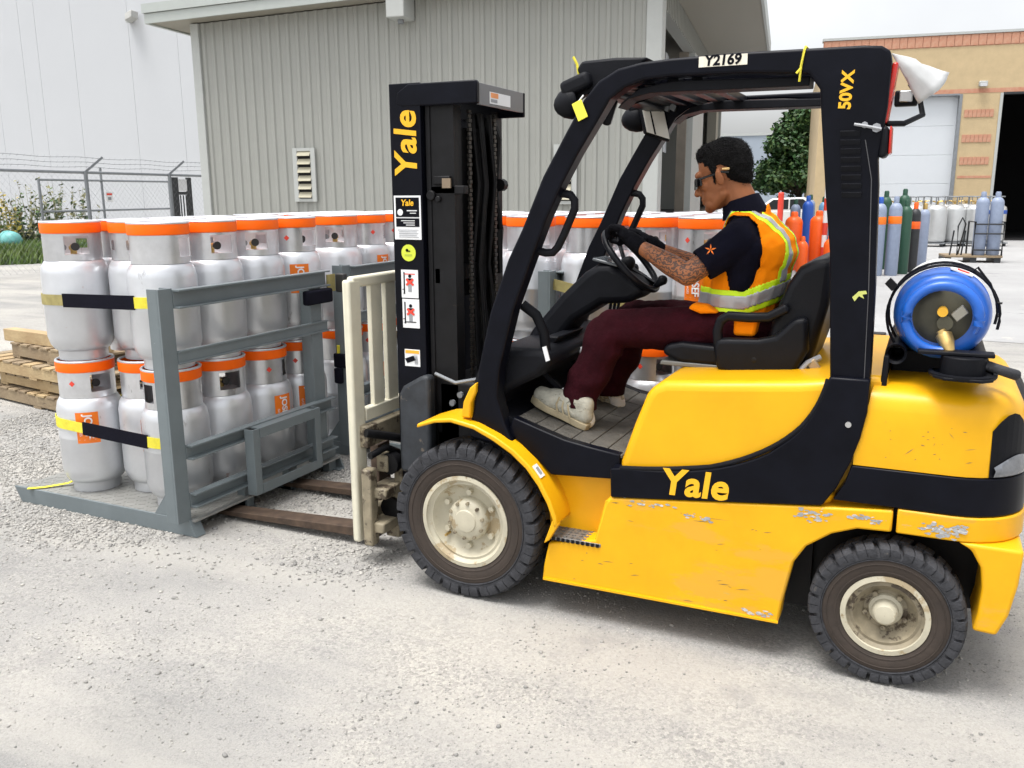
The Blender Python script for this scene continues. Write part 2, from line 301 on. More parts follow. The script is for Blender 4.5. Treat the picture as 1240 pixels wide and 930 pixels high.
# ------------------------------------------------------------------ ground
def ground_mat():
    m = bpy.data.materials.new('dusty_gravel'); m.use_nodes = True; n, l = m.node_tree.nodes, m.node_tree.links; b = n['Principled BSDF']
    tc = n.new('ShaderNodeTexCoord')
    def nz(sc, d=6, r=.6, st=None):
        z = n.new('ShaderNodeTexNoise'); z.inputs['Scale'].default_value = sc; z.inputs['Detail'].default_value = d; z.inputs['Roughness'].default_value = r
        if st:
            mp = n.new('ShaderNodeMapping'); mp.inputs['Scale'].default_value = st; l.new(tc.outputs['Object'], mp.inputs[0]); l.new(mp.outputs[0], z.inputs['Vector'])
        else: l.new(tc.outputs['Object'], z.inputs['Vector'])
        return z.outputs[0]
    def ramp(x, stops):
        r = n.new('ShaderNodeValToRGB'); e = r.color_ramp.elements
        while len(e) < len(stops): e.new(.5)
        for q, (p, c) in zip(e, stops): q.position = p; q.color = (*c, 1)
        l.new(x, r.inputs[0]); return r.outputs[0]
    def mix(f, a, c, mode='MIX'):
        x = n.new('ShaderNodeMix'); x.data_type = 'RGBA'; x.blend_type = mode
        if isinstance(f, float): x.inputs[0].default_value = f
        else: l.new(f, x.inputs[0])
        l.new(a, x.inputs[6]); l.new(c, x.inputs[7]) if not isinstance(c, tuple) else setattr(x.inputs[7], 'default_value', (*c, 1)); return x.outputs[2]
    big = ramp(nz(.55, 5, .6, (1, 1.6, 1)), [(.36, (.275, .273, .266)), (.5, (.345, .337, .322)), (.64, (.415, .40, .37))])
    vor = n.new('ShaderNodeTexVoronoi'); vor.inputs['Scale'].default_value = 95; vor.inputs['Randomness'].default_value = 1; l.new(tc.outputs['Object'], vor.inputs['Vector'])
    vf = n.new('ShaderNodeTexVoronoi'); vf.inputs['Scale'].default_value = 210; l.new(tc.outputs['Object'], vf.inputs['Vector'])
    st = ramp(vor.outputs['Color'], [(.0, (.66, .66, .67)), (.5, (.97, .97, .97)), (1, (1.2, 1.19, 1.16))])
    patch = ramp(nz(1.1, 5), [(.40, (0, 0, 0)), (.60, (1, 1, 1))])
    c = mix(patch, big, mix(1.0, big, st, 'MULTIPLY'))
    fine = ramp(vf.outputs['Color'], [(.0, (.74, .74, .75)), (.35, (.97, .97, .97)), (1, (1.13, 1.12, 1.1))]); c = mix(1.0, c, fine, 'MULTIPLY')
    dust = ramp(nz(420, 3, .8), [(.30, (.80, .80, .81)), (.62, (1.08, 1.08, 1.07))]); c = mix(1.0, c, dust, 'MULTIPLY')
    pits = ramp(nz(130, 3, .9), [(.60, (0, 0, 0)), (.70, (.6, .6, .6))]); c = mix(pits, c, (.25, .245, .24))
    trk = ramp(nz(1.6, 4, .5, (.12, 1.5, 1)), [(.45, (0, 0, 0)), (.62, (.5, .5, .5))]); c = mix(trk, c, (.43, .412, .375))
    stain = ramp(nz(2.3, 7, .65), [(.56, (0, 0, 0)), (.72, (.55, .55, .55))]); c = mix(stain, c, (.25, .245, .24))
    l.new(c, b.inputs['Base Color']); b.inputs['Roughness'].default_value = .92; b.inputs['Specular IOR Level'].default_value = .15
    ad = n.new('ShaderNodeMath'); ad.operation = 'MULTIPLY_ADD'; l.new(vor.outputs['Distance'], ad.inputs[0]); ad.inputs[1].default_value = -.45; l.new(nz(170, 5, .85), ad.inputs[2])
    a2 = n.new('ShaderNodeMath'); a2.operation = 'MULTIPLY_ADD'; l.new(nz(4, 5), a2.inputs[0]); a2.inputs[1].default_value = .9; l.new(ad.outputs[0], a2.inputs[2])
    bp = n.new('ShaderNodeBump'); bp.inputs['Strength'].default_value = .6; bp.inputs['Distance'].default_value = .008; l.new(a2.outputs[0], bp.inputs['Height']); l.new(bp.outputs[0], b.inputs['Normal'])
    return m
GM = ground_mat()
MB().add([(-400, -120, 0), (400, -120, 0), (400, 500, 0), (-400, 500, 0)], [(0, 1, 2, 3)]).build('gravel_ground', GM, smooth=0, kind='structure')
ASPH = mat('worn_pale_asphalt', (.335, .335, .335), .9, var=.12, scale=.6, bump=.25, bscale=90, spots=[((.24, .24, .24), .9, .60, (1, 2, 1)), ((.42, .40, .37), 2.2, .62, (1, 1, 1))])
yo = MB().add([(-2.4, 9.8, .004), (1.5, 8.2, .004), (60, 6, .004), (90, 120, .004), (-30, 120, .004)], [(0, 1, 2, 3, 4)]).build('asphalt_yard', ASPH, smooth=0, kind='structure')

def stones(name, pts, sizes):
    t = (1+5**.5)/2
    ico = np.array([(-1, t, 0), (1, t, 0), (-1, -t, 0), (1, -t, 0), (0, -1, t), (0, 1, t), (0, -1, -t), (0, 1, -t), (t, 0, -1), (t, 0, 1), (-t, 0, -1), (-t, 0, 1)])/1.9
    F = np.array([(0, 11, 5), (0, 5, 1), (0, 1, 7), (0, 7, 10), (0, 10, 11), (1, 5, 9), (5, 11, 4), (11, 10, 2), (10, 7, 6), (7, 1, 8), (3, 9, 4), (3, 4, 2), (3, 2, 6), (3, 6, 8), (3, 8, 9), (4, 9, 5), (2, 4, 11), (6, 2, 10), (8, 6, 7), (9, 8, 1)])
    n = len(pts); a = rng.uniform(0, 2*PI, n); sc = sizes[:, None]*rng.uniform(.65, 1.2, (n, 3))*np.array([1, 1, .62])
    V = ico[None]*rng.uniform(.72, 1.2, (n, 12, 1))*sc[:, None]
    ca, sa = np.cos(a)[:, None], np.sin(a)[:, None]
    X, Y = V[..., 0]*ca-V[..., 1]*sa, V[..., 0]*sa+V[..., 1]*ca
    V = np.stack([X+pts[:, 0:1], Y+pts[:, 1:2], V[..., 2]+(sizes*.22)[:, None]], -1).reshape(-1, 3)
    FF = (F[None]+np.arange(n)[:, None, None]*12).reshape(-1)
    me = bpy.data.meshes.new(name); me.vertices.add(len(V)); me.vertices.foreach_set('co', V.ravel())
    nf = len(FF)//3; me.loops.add(len(FF)); me.loops.foreach_set('vertex_index', FF.astype(np.int32)); me.polygons.add(nf)
    me.polygons.foreach_set('loop_start', np.arange(0, nf*3, 3, dtype=np.int32)); me.polygons.foreach_set('loop_total', np.full(nf, 3, dtype=np.int32))
    me.update(calc_edges=True); me.validate(); me.materials.append(STONE); o = bpy.data.objects.new(name, me); COL.objects.link(o); o['kind'] = 'stuff'
    return o
def scatter(n, x0, x1, y0, y1, dens):
    p = np.stack([rng.uniform(x0, x1, n*4), rng.uniform(y0, y1, n*4)], 1)
    d = np.array([dens(x, y) for x, y in p]); k = rng.uniform(0, 1, n*4) < d
    return p[k][:n]
def dn(x, y):       # looser stones lie in drifts
    return max(.06, min(1, (1.5*noise.noise(Vector((x*1.1, y*1.6, 3)))+.34+.5*noise.noise(Vector((x*3.4, y*3.4, 9))))))
p1 = scatter(26000, -3.2, 3.6, -2.4, 1.6, dn); s1 = np.exp(rng.normal(math.log(.0026), .45, len(p1)))
stones('loose_pebbles', p1, np.clip(s1, .0015, .011))
def dc(x, y): return max(.04, min(1, noise.noise(Vector((x*.7, y*.7, 1)))*.8+.62+(.25 if x < -1.2 else -.25)+(-.45 if y < -.12 else 0)))
p2 = np.concatenate([scatter(9000, -7.5, -.45, -.2, 7.5, dc), scatter(34000, -4.6, -.35, -.55, 2.3, lambda x, y: max(.03, min(1, .5+.9*noise.noise(Vector((x*1.1, y*1.4, 5)))-max(0, -y)*1.3-max(0, x+1.4)*.55)))])
s2 = np.exp(rng.normal(math.log(.0058), .36, len(p2)))
stones('coarse_gravel', p2, np.clip(s2, .003, .013))

# ------------------------------------------------------------------ metal clad building
BR = R(8.2)
mbld = empty('metal_building', (-9.758, 8.931, 0), BR, 'grey ribbed metal warehouse with sloping roof edge and raised dock openings', 'building')
SL = .036; zt = lambda x: 4.46+SL*x
m = MB(); x = .06; pts = [(.0, 0)]
while x < 7.5:
    pts += [(x, 0), (x+.022, -.024), (x+.070, -.024), (x+.092, 0)]; x += .176
pts.append((7.52, 0))
for (xa, ya), (xb, yb) in zip(pts, pts[1:]):
    m.add([(xa, ya, 0), (xb, yb, 0), (xb, yb, zt(xb)), (xa, ya, zt(xa))], [(0, 1, 2, 3)])
m.build('ribbed_wall', METW, mbld, smooth=0, local=True)
MB().prism([(-.02, 0), (7.5, 0), (7.5, zt(7.5)-.004), (-.02, zt(-.02)-.004)], .04, .24).build('wall_core', METW, mbld, smooth=0, local=True)
MB().box(-.12, .035, -.05, .1, 0, 4.465).build('corner_trim', METT, mbld, local=True, bev=.01)
MB().box(7.53, 7.76, -.055, .32, 0, 4.74).build('corner_trim', METT, mbld, local=True, bev=.01)
MB().box(-.1, .1, .26, 13, 0, 4.452).build('side_wall', METW, mbld, smooth=0, local=True)
MB().prism([(-.1, 0), (7.7, 0), (7.7, zt(7.7)-.004), (-.1, zt(-.1)-.004)], 13.0, 13.2).build('rear_wall', METW, mbld, smooth=0, local=True)
# roof: fascia in two bands, soffit, sheet
def slab(x0, x1, y0, y1, dz0, dz1): return MB().add([(x0, y0, zt(x0)+dz0), (x1, y0, zt(x1)+dz0), (x1, y1, zt(x1)+dz0), (x0, y1, zt(x0)+dz0), (x0, y0, zt(x0)+dz1), (x1, y0, zt(x1)+dz1), (x1, y1, zt(x1)+dz1), (x0, y1, zt(x0)+dz1)],
    [(0, 3, 2, 1), (4, 5, 6, 7), (0, 1, 5, 4), (1, 2, 6, 5), (2, 3, 7, 6), (3, 0, 4, 7)])
slab(-.66, 9.0, -.40, 9.2, .02, .06).build('roof_soffit', SOFF, mbld, smooth=0, local=True)
slab(-.70, 9.04, -.44, -.402, .0, .15).build('fascia', FASC, mbld, smooth=0, local=True)
slab(-.72, 9.06, -.47, -.41, .158, .30).build('fascia', FASC, mbld, smooth=0, local=True)
slab(-.72, -.662, -.40, 13.2, .0, .30).build('fascia', FASC, mbld, smooth=0, local=True)
slab(9.002, 9.05, -.40, 9.2, .0, .30).build('fascia', FASC, mbld, smooth=0, local=True)
slab(-.65, 8.99, -.40, 13.2, .2, .28).build('roof_sheet', FASC, mbld, smooth=0, local=True)
d = MB().box(3.63, 3.93, -.42, -.0, 4.28, 5.4).build('downspout', METT, mbld, local=True, bev=.015)
MB().tube([(3.78, -.2, 4.29), (3.78, -.2, 4.22)], .05, 10).build('outlet', GALV, d, local=True)
# side with two raised dock openings
MB().box(7.5, 7.7, .33, .40, 0, 4.74).build('door_trim', METT, mbld, local=True)
MB().box(7.5, 7.7, .4, 13.0, 4.36, 4.745).build('header_wall', METW, mbld, smooth=0, local=True)
m = MB()
for k in range(62): m.box(7.7, 7.722, .42+k*.203, .48+k*.203, 4.36, 4.75)
m.build('header_rib', METW, mbld, smooth=0, local=True)
MB().box(7.42, 7.60, 5.0, 5.1, 1.27, 4.36).build('door_jamb', BRJ, mbld, local=True)
MB().box(7.5, 7.72, 5.1, 7.37, 0, 4.36).build('pier_wall', METT, mbld, local=True)
MB().box(7.40, 7.64, 12.2, 13.0, 0, 4.36).build('pier_wall', SOFF, mbld, local=True)
MB().box(7.45, 7.78, .40, 4.99, 1.02, 1.27).build('dock_sill', METT, mbld, local=True, bev=.01)
MB().box(7.45, 7.78, 7.37, 12.2, 1.02, 1.25).build('dock_sill', METT, mbld, local=True, bev=.01)
MB().box(7.44, 7.72, .40, 4.99, 1.272, 1.29).build('sill_plate', RUST, mbld, local=True)
MB().box(7.44, 7.72, 7.37, 12.2, 1.252, 1.27).build('sill_plate', RUST, mbld, local=True)
m = MB()
for k in range(34): m.box(7.66, 7.70, .45+k*.135, .53+k*.135, 0, 1.02)
for k in range(36): m.box(7.66, 7.70, 7.4+k*.135, 7.48+k*.135, 0, 1.02)
m.box(7.5, 7.66, .4, 5, 0, 1.02); m.box(7.5, 7.66, 7.37, 12.2, 0, 1.02)
m.build('dock_face', METT, mbld, smooth=0, local=True)
MB().box(.2, 7.4, .3, 12.9, 1.1, 1.2).build('floor_slab', DARK, mbld, smooth=0, local=True)
MB().box(.2, 5.0, 6.9, 7.0, 1.2, 4.3).build('partition_wall', DARK, mbld, smooth=0, local=True)
m = MB()
for k in range(7): m.box(7.2+.02*(k % 2), 7.215+.02*(k % 2), 2.95+k*.3, 3.23+k*.3, 2.45-.1*(k == 0), 4.3)
m.build('strip_curtain', mat('milky_vinyl', (.62, .64, .66), .4, var=.06, scale=2), mbld, local=True)
b = MB()
for k in range(5): b.obox((7.74, 12.45, 1.0+k*.11), (.004, 0, 0), (0, .12, .10), (0, -.02, .024))
MB().box(7.66, 7.735, 12.2, 12.7, .85, 1.55).build('hazard_board', BLKF, mbld, local=True); b.build('hazard_stripe', mat('hazard_yellow', (.75, .70, .05), .5), mbld, local=True)
fl = MB().box(7.98, 8.22, 12.3, 12.5, 4.55, 4.72).build('floodlight', METT, mbld, local=True, bev=.02)
MB().tube([(8.1, 12.4, 4.55), (8.1, 12.4, 4.2), (7.6, 12.4, 4.2)], .02, 6).build('floodlight_arm', METT, fl, local=True)
for (x0, x1, z0, z1, nl) in ((1.72, 2.07, 1.58, 2.39, 6), (6.2, 6.5, 1.53, 2.36, 6)):   # louvred vents with pale frames
    v = MB().box(x0, x1, -.03, -.024, z0, z1).build('louvre_vent', DARK, mbld, smooth=0, local=True)
    m = MB()
    m.box(x0-.03, x0+.05, -.06, -.02, z0-.03, z1+.03); m.box(x1-.05, x1+.03, -.06, -.02, z0-.03, z1+.03); m.box(x0+.052, x1-.052, -.06, -.02, z1-.02, z1+.03); m.box(x0+.052, x1-.052, -.06, -.02, z0-.03, z0+.02)
    m.build('vent_frame', METT, v, local=True)
    h = (z1-z0)/nl
    for k in range(nl): 
        MB().obox(((x0+x1)/2, -.055, z0+h*(k+.6)), ((x1-x0)/2-.055, 0, 0), (0, .03, h*.33), (0, .004, -.002)).build('slat', LOUV, v, smooth=0, local=True)

# ------------------------------------------------------------------ white panel building far left
wb = empty('white_building', (-35.46, 27.82, 0), BR, 'tall white panelled warehouse filling the upper left background', 'building')
edges = [-26, -20, -14, -8.5, -4.82, -3.09, -2.15, -.05, 3.11, 5.69, 9, 14, 20, 27]
for a, b_ in zip(edges, edges[1:]): MB().box(a+.006, b_-.006, 0, .3, 0, 19).build('wall_panel', WALLW, wb, smooth=0, local=True)
MB().box(-26, 27, .2, 20, 0, 18.9).build('wall_core', WALLW, wb, smooth=0, local=True)
l_ = MB().box(3.22, 3.42, -.28, .0, 9.36, 9.7).build('wall_lamp', METT, wb, local=True, bev=.02)
MB().obox((3.62, -.34, 9.58), (.22, -.05, .06), (.03, .2, -.02), (0, .02, .16)).build('lamp_head', mat('lamp_housing', (.42, .42, .40), .5), l_, local=True, bev=.03)

# ------------------------------------------------------------------ tan block building, right
tb = empty('block_building', (3.526, 31.424, 0), BR, 'tan block building with red brick bands, white roller door and dark open bay', 'building')
H = 6.75
def tpart(name, x0, x1, z0, z1, m_, y0=0., y1=.4, **k): return MB().box(x0, x1, y0, y1, z0, z1).build(name, m_, tb, smooth=0, local=True, **k)
tpart('block_wall', -5.82, -4.2, 0, H-.4, TANB); tpart('block_wall', -1.32, -.10, 0, 4.82, TANB); tpart('block_wall', -4.2, 12, 4.82, H-.4, TANB, 0, .398)
tpart('block_wall', 3.9, 12, 0, 4.82, TANB); tpart('block_wall', -5.82, -5.42, 0, H-.4, TANB, .402, 18); tpart('block_wall', -5.4, 12, 0, H-.5, TANB, 17.6, 18)
tpart('parapet_cap', -5.86, 12.04, H-.02, H+.06, METT, -.05, .45)
def course(x0, x1, z0, z1, w, n=1):        # soldier courses: single bricks
    k = int((x1-x0)/w)
    for i in range(k):
        for j in range(n):
            hz = (z1-z0)/n; dd = random.uniform(0, .012)
            o = bpy.data.objects.new('brick', bm_brick(w*.93, hz*.95)); COL.objects.link(o); o.parent = tb; o.location = (x0+(i+.5)*w, -.002-dd*.4, z0+(j+.5)*hz)
BC = {}
def bm_brick(w, h):
    k = (round(w, 3), round(h, 3))
    if k not in BC:
        me = bpy.data.meshes.new('brick'); x, z = w/2, h/2
        me.from_pydata([(-x, -.02, -z), (x, -.02, -z), (x, -.02, z), (-x, -.02, z), (-x, .012, -z), (x, .012, -z), (x, .012, z), (-x, .012, z)], [], [(0, 1, 2, 3), (1, 5, 6, 2), (4, 0, 3, 7), (3, 2, 6, 7), (0, 4, 5, 1)])
        me.materials.append(BRK); BC[k] = me
    return BC[k]
tpart('brick_band', -5.82, 12, H-.4, H-.02, BRK, .002, .39); course(-5.8, 3.0, H-.385, H-.035, .24)
tpart('brick_band', -5.82, 12, 4.86, 5.0, BRK, -.008, .0)
for (z0, z1) in ((4.08, 4.34), (3.27, 3.53), (2.54, 2.80)): course(-1.22, -.2, z0, z1, .128)
tpart('brick_band', -1.24, -.2, 2.10, 2.18, BRK, -.012, .0)
dw = tpart('roller_door', -4.2, -1.36, 0, 4.8, DOORW, .25, .3)
for k in range(5): MB().box(-4.19, -1.37, .225, .25, .006+k*.96, .962+k*.96).build('door_panel', DOORW, dw, smooth=0, local=True, bev=.01)
MB().box(-1.40, -1.31, -.03, .25, 0, 4.84).build('door_frame', GALV, tb, local=True); MB().box(-4.2, -1.4, -.03, .25, 4.80, 4.86).build('door_frame', GALV, tb, local=True)
MB().box(-.18, -.09, -.03, .3, 0, 4.84).build('door_frame', METT, tb, local=True); MB().box(-.09, 4, -.03, .3, 4.79, 4.86).build('door_frame', BLKF, tb, local=True)
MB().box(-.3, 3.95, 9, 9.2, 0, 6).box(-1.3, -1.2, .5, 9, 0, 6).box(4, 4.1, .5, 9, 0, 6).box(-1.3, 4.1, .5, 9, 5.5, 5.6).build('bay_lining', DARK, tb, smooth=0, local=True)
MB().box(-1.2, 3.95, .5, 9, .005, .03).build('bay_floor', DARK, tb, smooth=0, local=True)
MB().box(-5.4, 12, .5, 17.6, H-.6, H-.5).build('roof_deck', METT, tb, smooth=0, local=True)
la = MB().box(-.87, -.62, -.2, .0, 5.06, 5.22).build('wall_lamp', METT, tb, local=True, bev=.02)
MB().obox((-.745, -.21, 5.1), (.10, 0, 0), (0, .01, .05), (0, .005, .0)).build('lamp_glass', CLEAR, la, local=True)

far = empty('distant_building', (-20, 84, 0), R(4), 'pale blue grey warehouse wall behind the tree', 'building')
MB().box(-22, 40, 0, 30, 0, 6.9).build('wall', GREYB, far, smooth=0, local=True)
MB().box(-22.1, 40.1, -.1, 30.1, 6.9, 7.15).build('roof_edge', METT, far, smooth=0, local=True)

# ------------------------------------------------------------------ chain link fence, left
FA, FD = Vector((-15.7, 9.3, 0)), Vector((-.1127, .9936, 0)); FN = Vector((.9936, .1127, 0))
def fpt(s_, z, off=0): return FA+FD*s_+FN*off+Vector((0, 0, z))
fen = empty('chain_link_fence', fpt(1, 0), 0, 'galvanised chain link fence with barbed wire arms beside the warehouse', 'fence')
def mesh_panel(s0, s1, z0, z1, off, parent, pitch=.16, th=.0013):
    m = MB(); L = s1-s0; Hh = z1-z0; k = -Hh
    while k < L:
        for sgn in (1, -1):
            a0, a1 = (k, 0), (k+Hh, Hh)
            t0 = max(0, -a0[0]); t1 = min(Hh, L-a0[0])
            if t1 > t0+.02:
                za, zb = (z0+t0, z0+t1) if sgn > 0 else (z1-t0, z1-t1)
                pa, pb = fpt(s0+a0[0]+t0, za, off), fpt(s0+a0[0]+t1, zb, off); dv = (pb-pa).normalized(); w = dv.cross(FN)*th; nn = FN*th
                m.add([pa+w, pa-w/2+nn, pa-w/2-nn, pb+w, pb-w/2+nn, pb-w/2-nn], [(0, 1, 4, 3), (1, 2, 5, 4), (2, 0, 3, 5)])
        k += pitch
    return m.build('wire_mesh', GALV, parent, smooth=0, kind='stuff')
mesh_panel(-5, 6.45, .05, 2.17, .0, fen)
m = MB().tube([fpt(-6, 2.2), fpt(6.45, 2.18)], .032, 8); m.build('top_rail', GALV, fen)
for s_ in (-5.6, -1.7, 2.24, 5.05):
    p = MB().tube([fpt(s_, 0, .03), fpt(s_, 2.22, .03)], .045, 10).build('post', GALV, fen)
    MB().bar([fpt(s_, 2.2, .03), fpt(s_+.33, 2.53, .25)], .03, .05).build('wire_arm', GALV, p)
for k, (ds, z) in enumerate(((.1, 2.30), (.2, 2.40), (.3, 2.50))):
    m = MB(); pp = [fpt(-6+ds+i*.4, z+.015*math.sin(i*1.3+k), .07+.08*k) for i in range(32)]; m.tube(pp, .005, 4)
    for i in range(70):
        c = fpt(-6+ds+i*.17, z, .07+.08*k); m.tube([c-Vector((0, .02, .025)), c+Vector((0, .02, .025))], .004, 3)
    m.build('barbed_wire', GALV, fen)
sg = MB().obox(fpt(2.9, 1.64, .03), FN*.004, FD*.11, (0, 0, .115)).build('fence_sign', WHITEP, smooth=0); tag(sg, 'small white notice with red heading hung on the chain link fence', 'sign')
MB().obox(fpt(2.9, 1.70, .036), FN*.002, FD*.085, (0, 0, .022)).build('heading', REDP, sg, smooth=0)
MB().obox(fpt(2.9, 1.60, .036), FN*.002, FD*.05, (0, 0, .035)).build('notice_print', GREYP, sg, smooth=0)
f2 = empty('chain_link_gate', fpt(4.8, 0, -4), 0, 'framed chain link gate panel standing behind the barbed wire fence', 'gate')
m = MB()
for z in (2.1, 1.25, .1): m.tube([fpt(4.75, z, -4), fpt(9.9, z, -4)], .03, 8)
m.build('gate_rail', GALV, f2)
for s_ in (4.75, 7, 9.9): MB().tube([fpt(s_, 0, -4), fpt(s_, 2.12+(.35 if s_ == 7 else 0), -4)], .035, 8).build('gate_stile', GALV, f2)
mesh_panel(4.75, 9.9, .1, 2.1, -4, f2)
gt = empty('black_gate', fpt(5.5, 0, -.15), 0, 'black barred pedestrian gate with a white notice at warehouse corner', 'gate')
for a, b_ in ((5.25, 5.55), (5.92, 6.08)): MB().obox(fpt((a+b_)/2, 1.07, -.15), FN*.03, FD*(b_-a)/2, (0, 0, 1.06)).build('gate_stile', BLKF, gt)
for k in range(3): MB().obox(fpt(5.64+k*.11, .85, -.15), FN*.012, FD*.012, (0, 0, .82)).build('gate_bar', BLKF, gt)
MB().obox(fpt(5.735, 1.72, -.15), FN*.03, FD*.185, (0, 0, .04)).build('gate_rail', BLKF, gt)
MB().obox(fpt(5.73, 1.93, -.14), FN*.006, FD*.18, (0, 0, .15)).build('notice_board', WHITEP, gt)

# ------------------------------------------------------------------ vegetation left
def blades(name, region, n, h0, h1, m_, w=.018, lean=.35):
    m = MB()
    for _ in range(n):
        u, v = random.random(), random.random(); a, b_, c, d_ = map(Vector, region)
        p = (a*(1-u)+b_*u)*(1-v)+(d_*(1-u)+c*u)*v
        h = random.uniform(h0, h1); t = random.uniform(0, 2*PI); q = Vector((math.cos(t), math.sin(t), 0)); ww = Vector((-q.y, q.x, 0))*w
        m.add([p-ww, p+ww, p+q*h*lean*.4+Vector((0, 0, h*.65))+ww*.6, p+q*h*lean+Vector((0, 0, h))], [(0, 1, 2), (0, 2, 3)])
    return m.build(name, m_, smooth=0, kind='stuff')
blades('grass', [(-19.6, 10.6, 0), (-17.5, 13.6, 0), (-27, 22, 0), (-32, 17, 0)], 22000, .12, .38, GRASS, .022)
def weed(x, y, h, spread, cols, n, label, leaf=.13):
    r = empty('tall_weed', (x, y, 0), 0, label, 'weed', 'tall weeds along the fence')
    st = MB(); lf = [MB() for _ in cols]
    for k in range(max(4, n//30)):
        a = random.uniform(0, 2*PI); d_ = spread*math.sqrt(random.random()); b_ = Vector((x+d_*math.cos(a), y+d_*math.sin(a), 0)); hh = h*random.uniform(.6, 1)
        tip = b_+Vector((random.uniform(-.2, .2)*hh, random.uniform(-.2, .2)*hh, hh)); mid = b_.lerp(tip, .5)+Vector((random.uniform(-.08, .08), random.uniform(-.08, .08), 0)); st.tube([b_, mid, tip], [.012, .009, .004], 4)
        for _ in range(30):
            t = random.uniform(.12, 1); p = b_.lerp(mid, t*2) if t < .5 else mid.lerp(tip, t*2-1); q = Vector((random.gauss(0, 1), random.gauss(0, 1), random.gauss(.15, .7))).normalized(); s_ = q.cross(Vector((random.random(), random.random(), 1))).normalized()
            L = leaf*random.uniform(.7, 1.9)*(1.25-t*.6); i = min(len(cols)-1, int(random.random()*len(cols)+ (t > .7)*.6)); lf[i].add([p, p+q*L*.5+s_*L*.28, p+q*L, p+q*L*.5-s_*L*.28], [(0, 1, 2, 3)])
    st.build('stem', FOL[2], r, smooth=0)
    for c, b_ in zip(cols, lf): 
        if b_.v: b_.build('leaves', FOL[c], r, smooth=0)
weed(-25.2, 15.9, 1.85, .55, [1, 3], 420, 'yellow flowering goldenrod clump at the left edge of the photo')
weed(-25.1, 16.9, 1.7, .7, [0, 1], 600, 'dark leafy bush beside the goldenrod')
weed(-24.9, 17.1, 2.3, .75, [2, 2, 1], 560, 'straw coloured dry stalks between the bush and the fence')
weed(-24.2, 17.9, 2.0, .6, [1, 0, 2], 420, 'slender green weed with paired leaves closest to the fence gate')
weed(-26.6, 16.9, 1.6, .9, [0, 1, 2], 520, 'tangled mixed weeds behind the goldenrod')
tk = empty('teal_tank', (-24.15, 15.35, 0), R(-30), 'teal rounded tank lying in the grass at left edge', 'tank')
MB().lathe([(1e-3, -.75), (.14, -.73), (.24, -.66), (.28, -.55), (.28, .55), (.24, .66), (.14, .73), (1e-3, .75)], (0, 0, .34), 'x', 28).build('shell', TEAL, tk, local=True)
MB().lathe([(.283, -.02), (.29, -.02), (.29, .02), (.283, .02)], (0, 0, .34), 'x', 28).build('weld_seam', TEAL, tk, local=True)
for sx in (-.4, .4): MB().box(sx-.05, sx+.05, -.2, .2, 0, .12).build('foot', GALV, tk, local=True)

def tree(x, y, h, rad, label, n=22000):
    r = empty('broadleaf_tree', (x, y, 0), 0, label, 'tree')
    t = MB().tube([(x, y, 0), (x+.1, y, h*.3), (x, y+.1, h*.62), (x+.05, y, h*.95)], [.2, .16, .1, .03], 10)
    cl = []
    for k in range(64):
        f = random.random()**.8; z = h*(.2+.8*f); rr = rad*(1-abs(f-.22)**1.25*1.18)*math.sqrt(random.uniform(.1, 1)); a = random.uniform(0, 2*PI)
        c = Vector((x+rr*math.cos(a), y+rr*math.sin(a), z)); cl.append((c, random.uniform(.45, .85)*rad*.42))
        t.tube([(x, y, z*.75), c], [.05, .012], 5)
    t.build('trunk', BARK, r)
    ms = [MB(), MB()]
    for k in range(n):
        c, s_ = random.choice(cl); q = Vector((random.gauss(0, 1), random.gauss(0, 1), random.gauss(0, .8))).normalized(); p = c+q*s_*random.uniform(.5, 1.08)
        u = Vector((random.gauss(0, 1), random.gauss(0, 1), random.gauss(0, .6))).normalized(); v = u.cross(q+Vector((.1, .2, .3))).normalized(); L = random.uniform(.16, .30)
        ms[random.random() < .35].add([p, p+u*L*.5+v*L*.35, p+u*L, p+u*L*.5-v*L*.35], [(0, 1, 2, 3)])
    ms[0].build('crown', FOL[0], r, smooth=0); ms[1].build('crown', FOL[1], r, smooth=0)
tree(-4.75, 45.3, 5.75, 2.15, 'dense dark green tree standing between the driver and tan building')

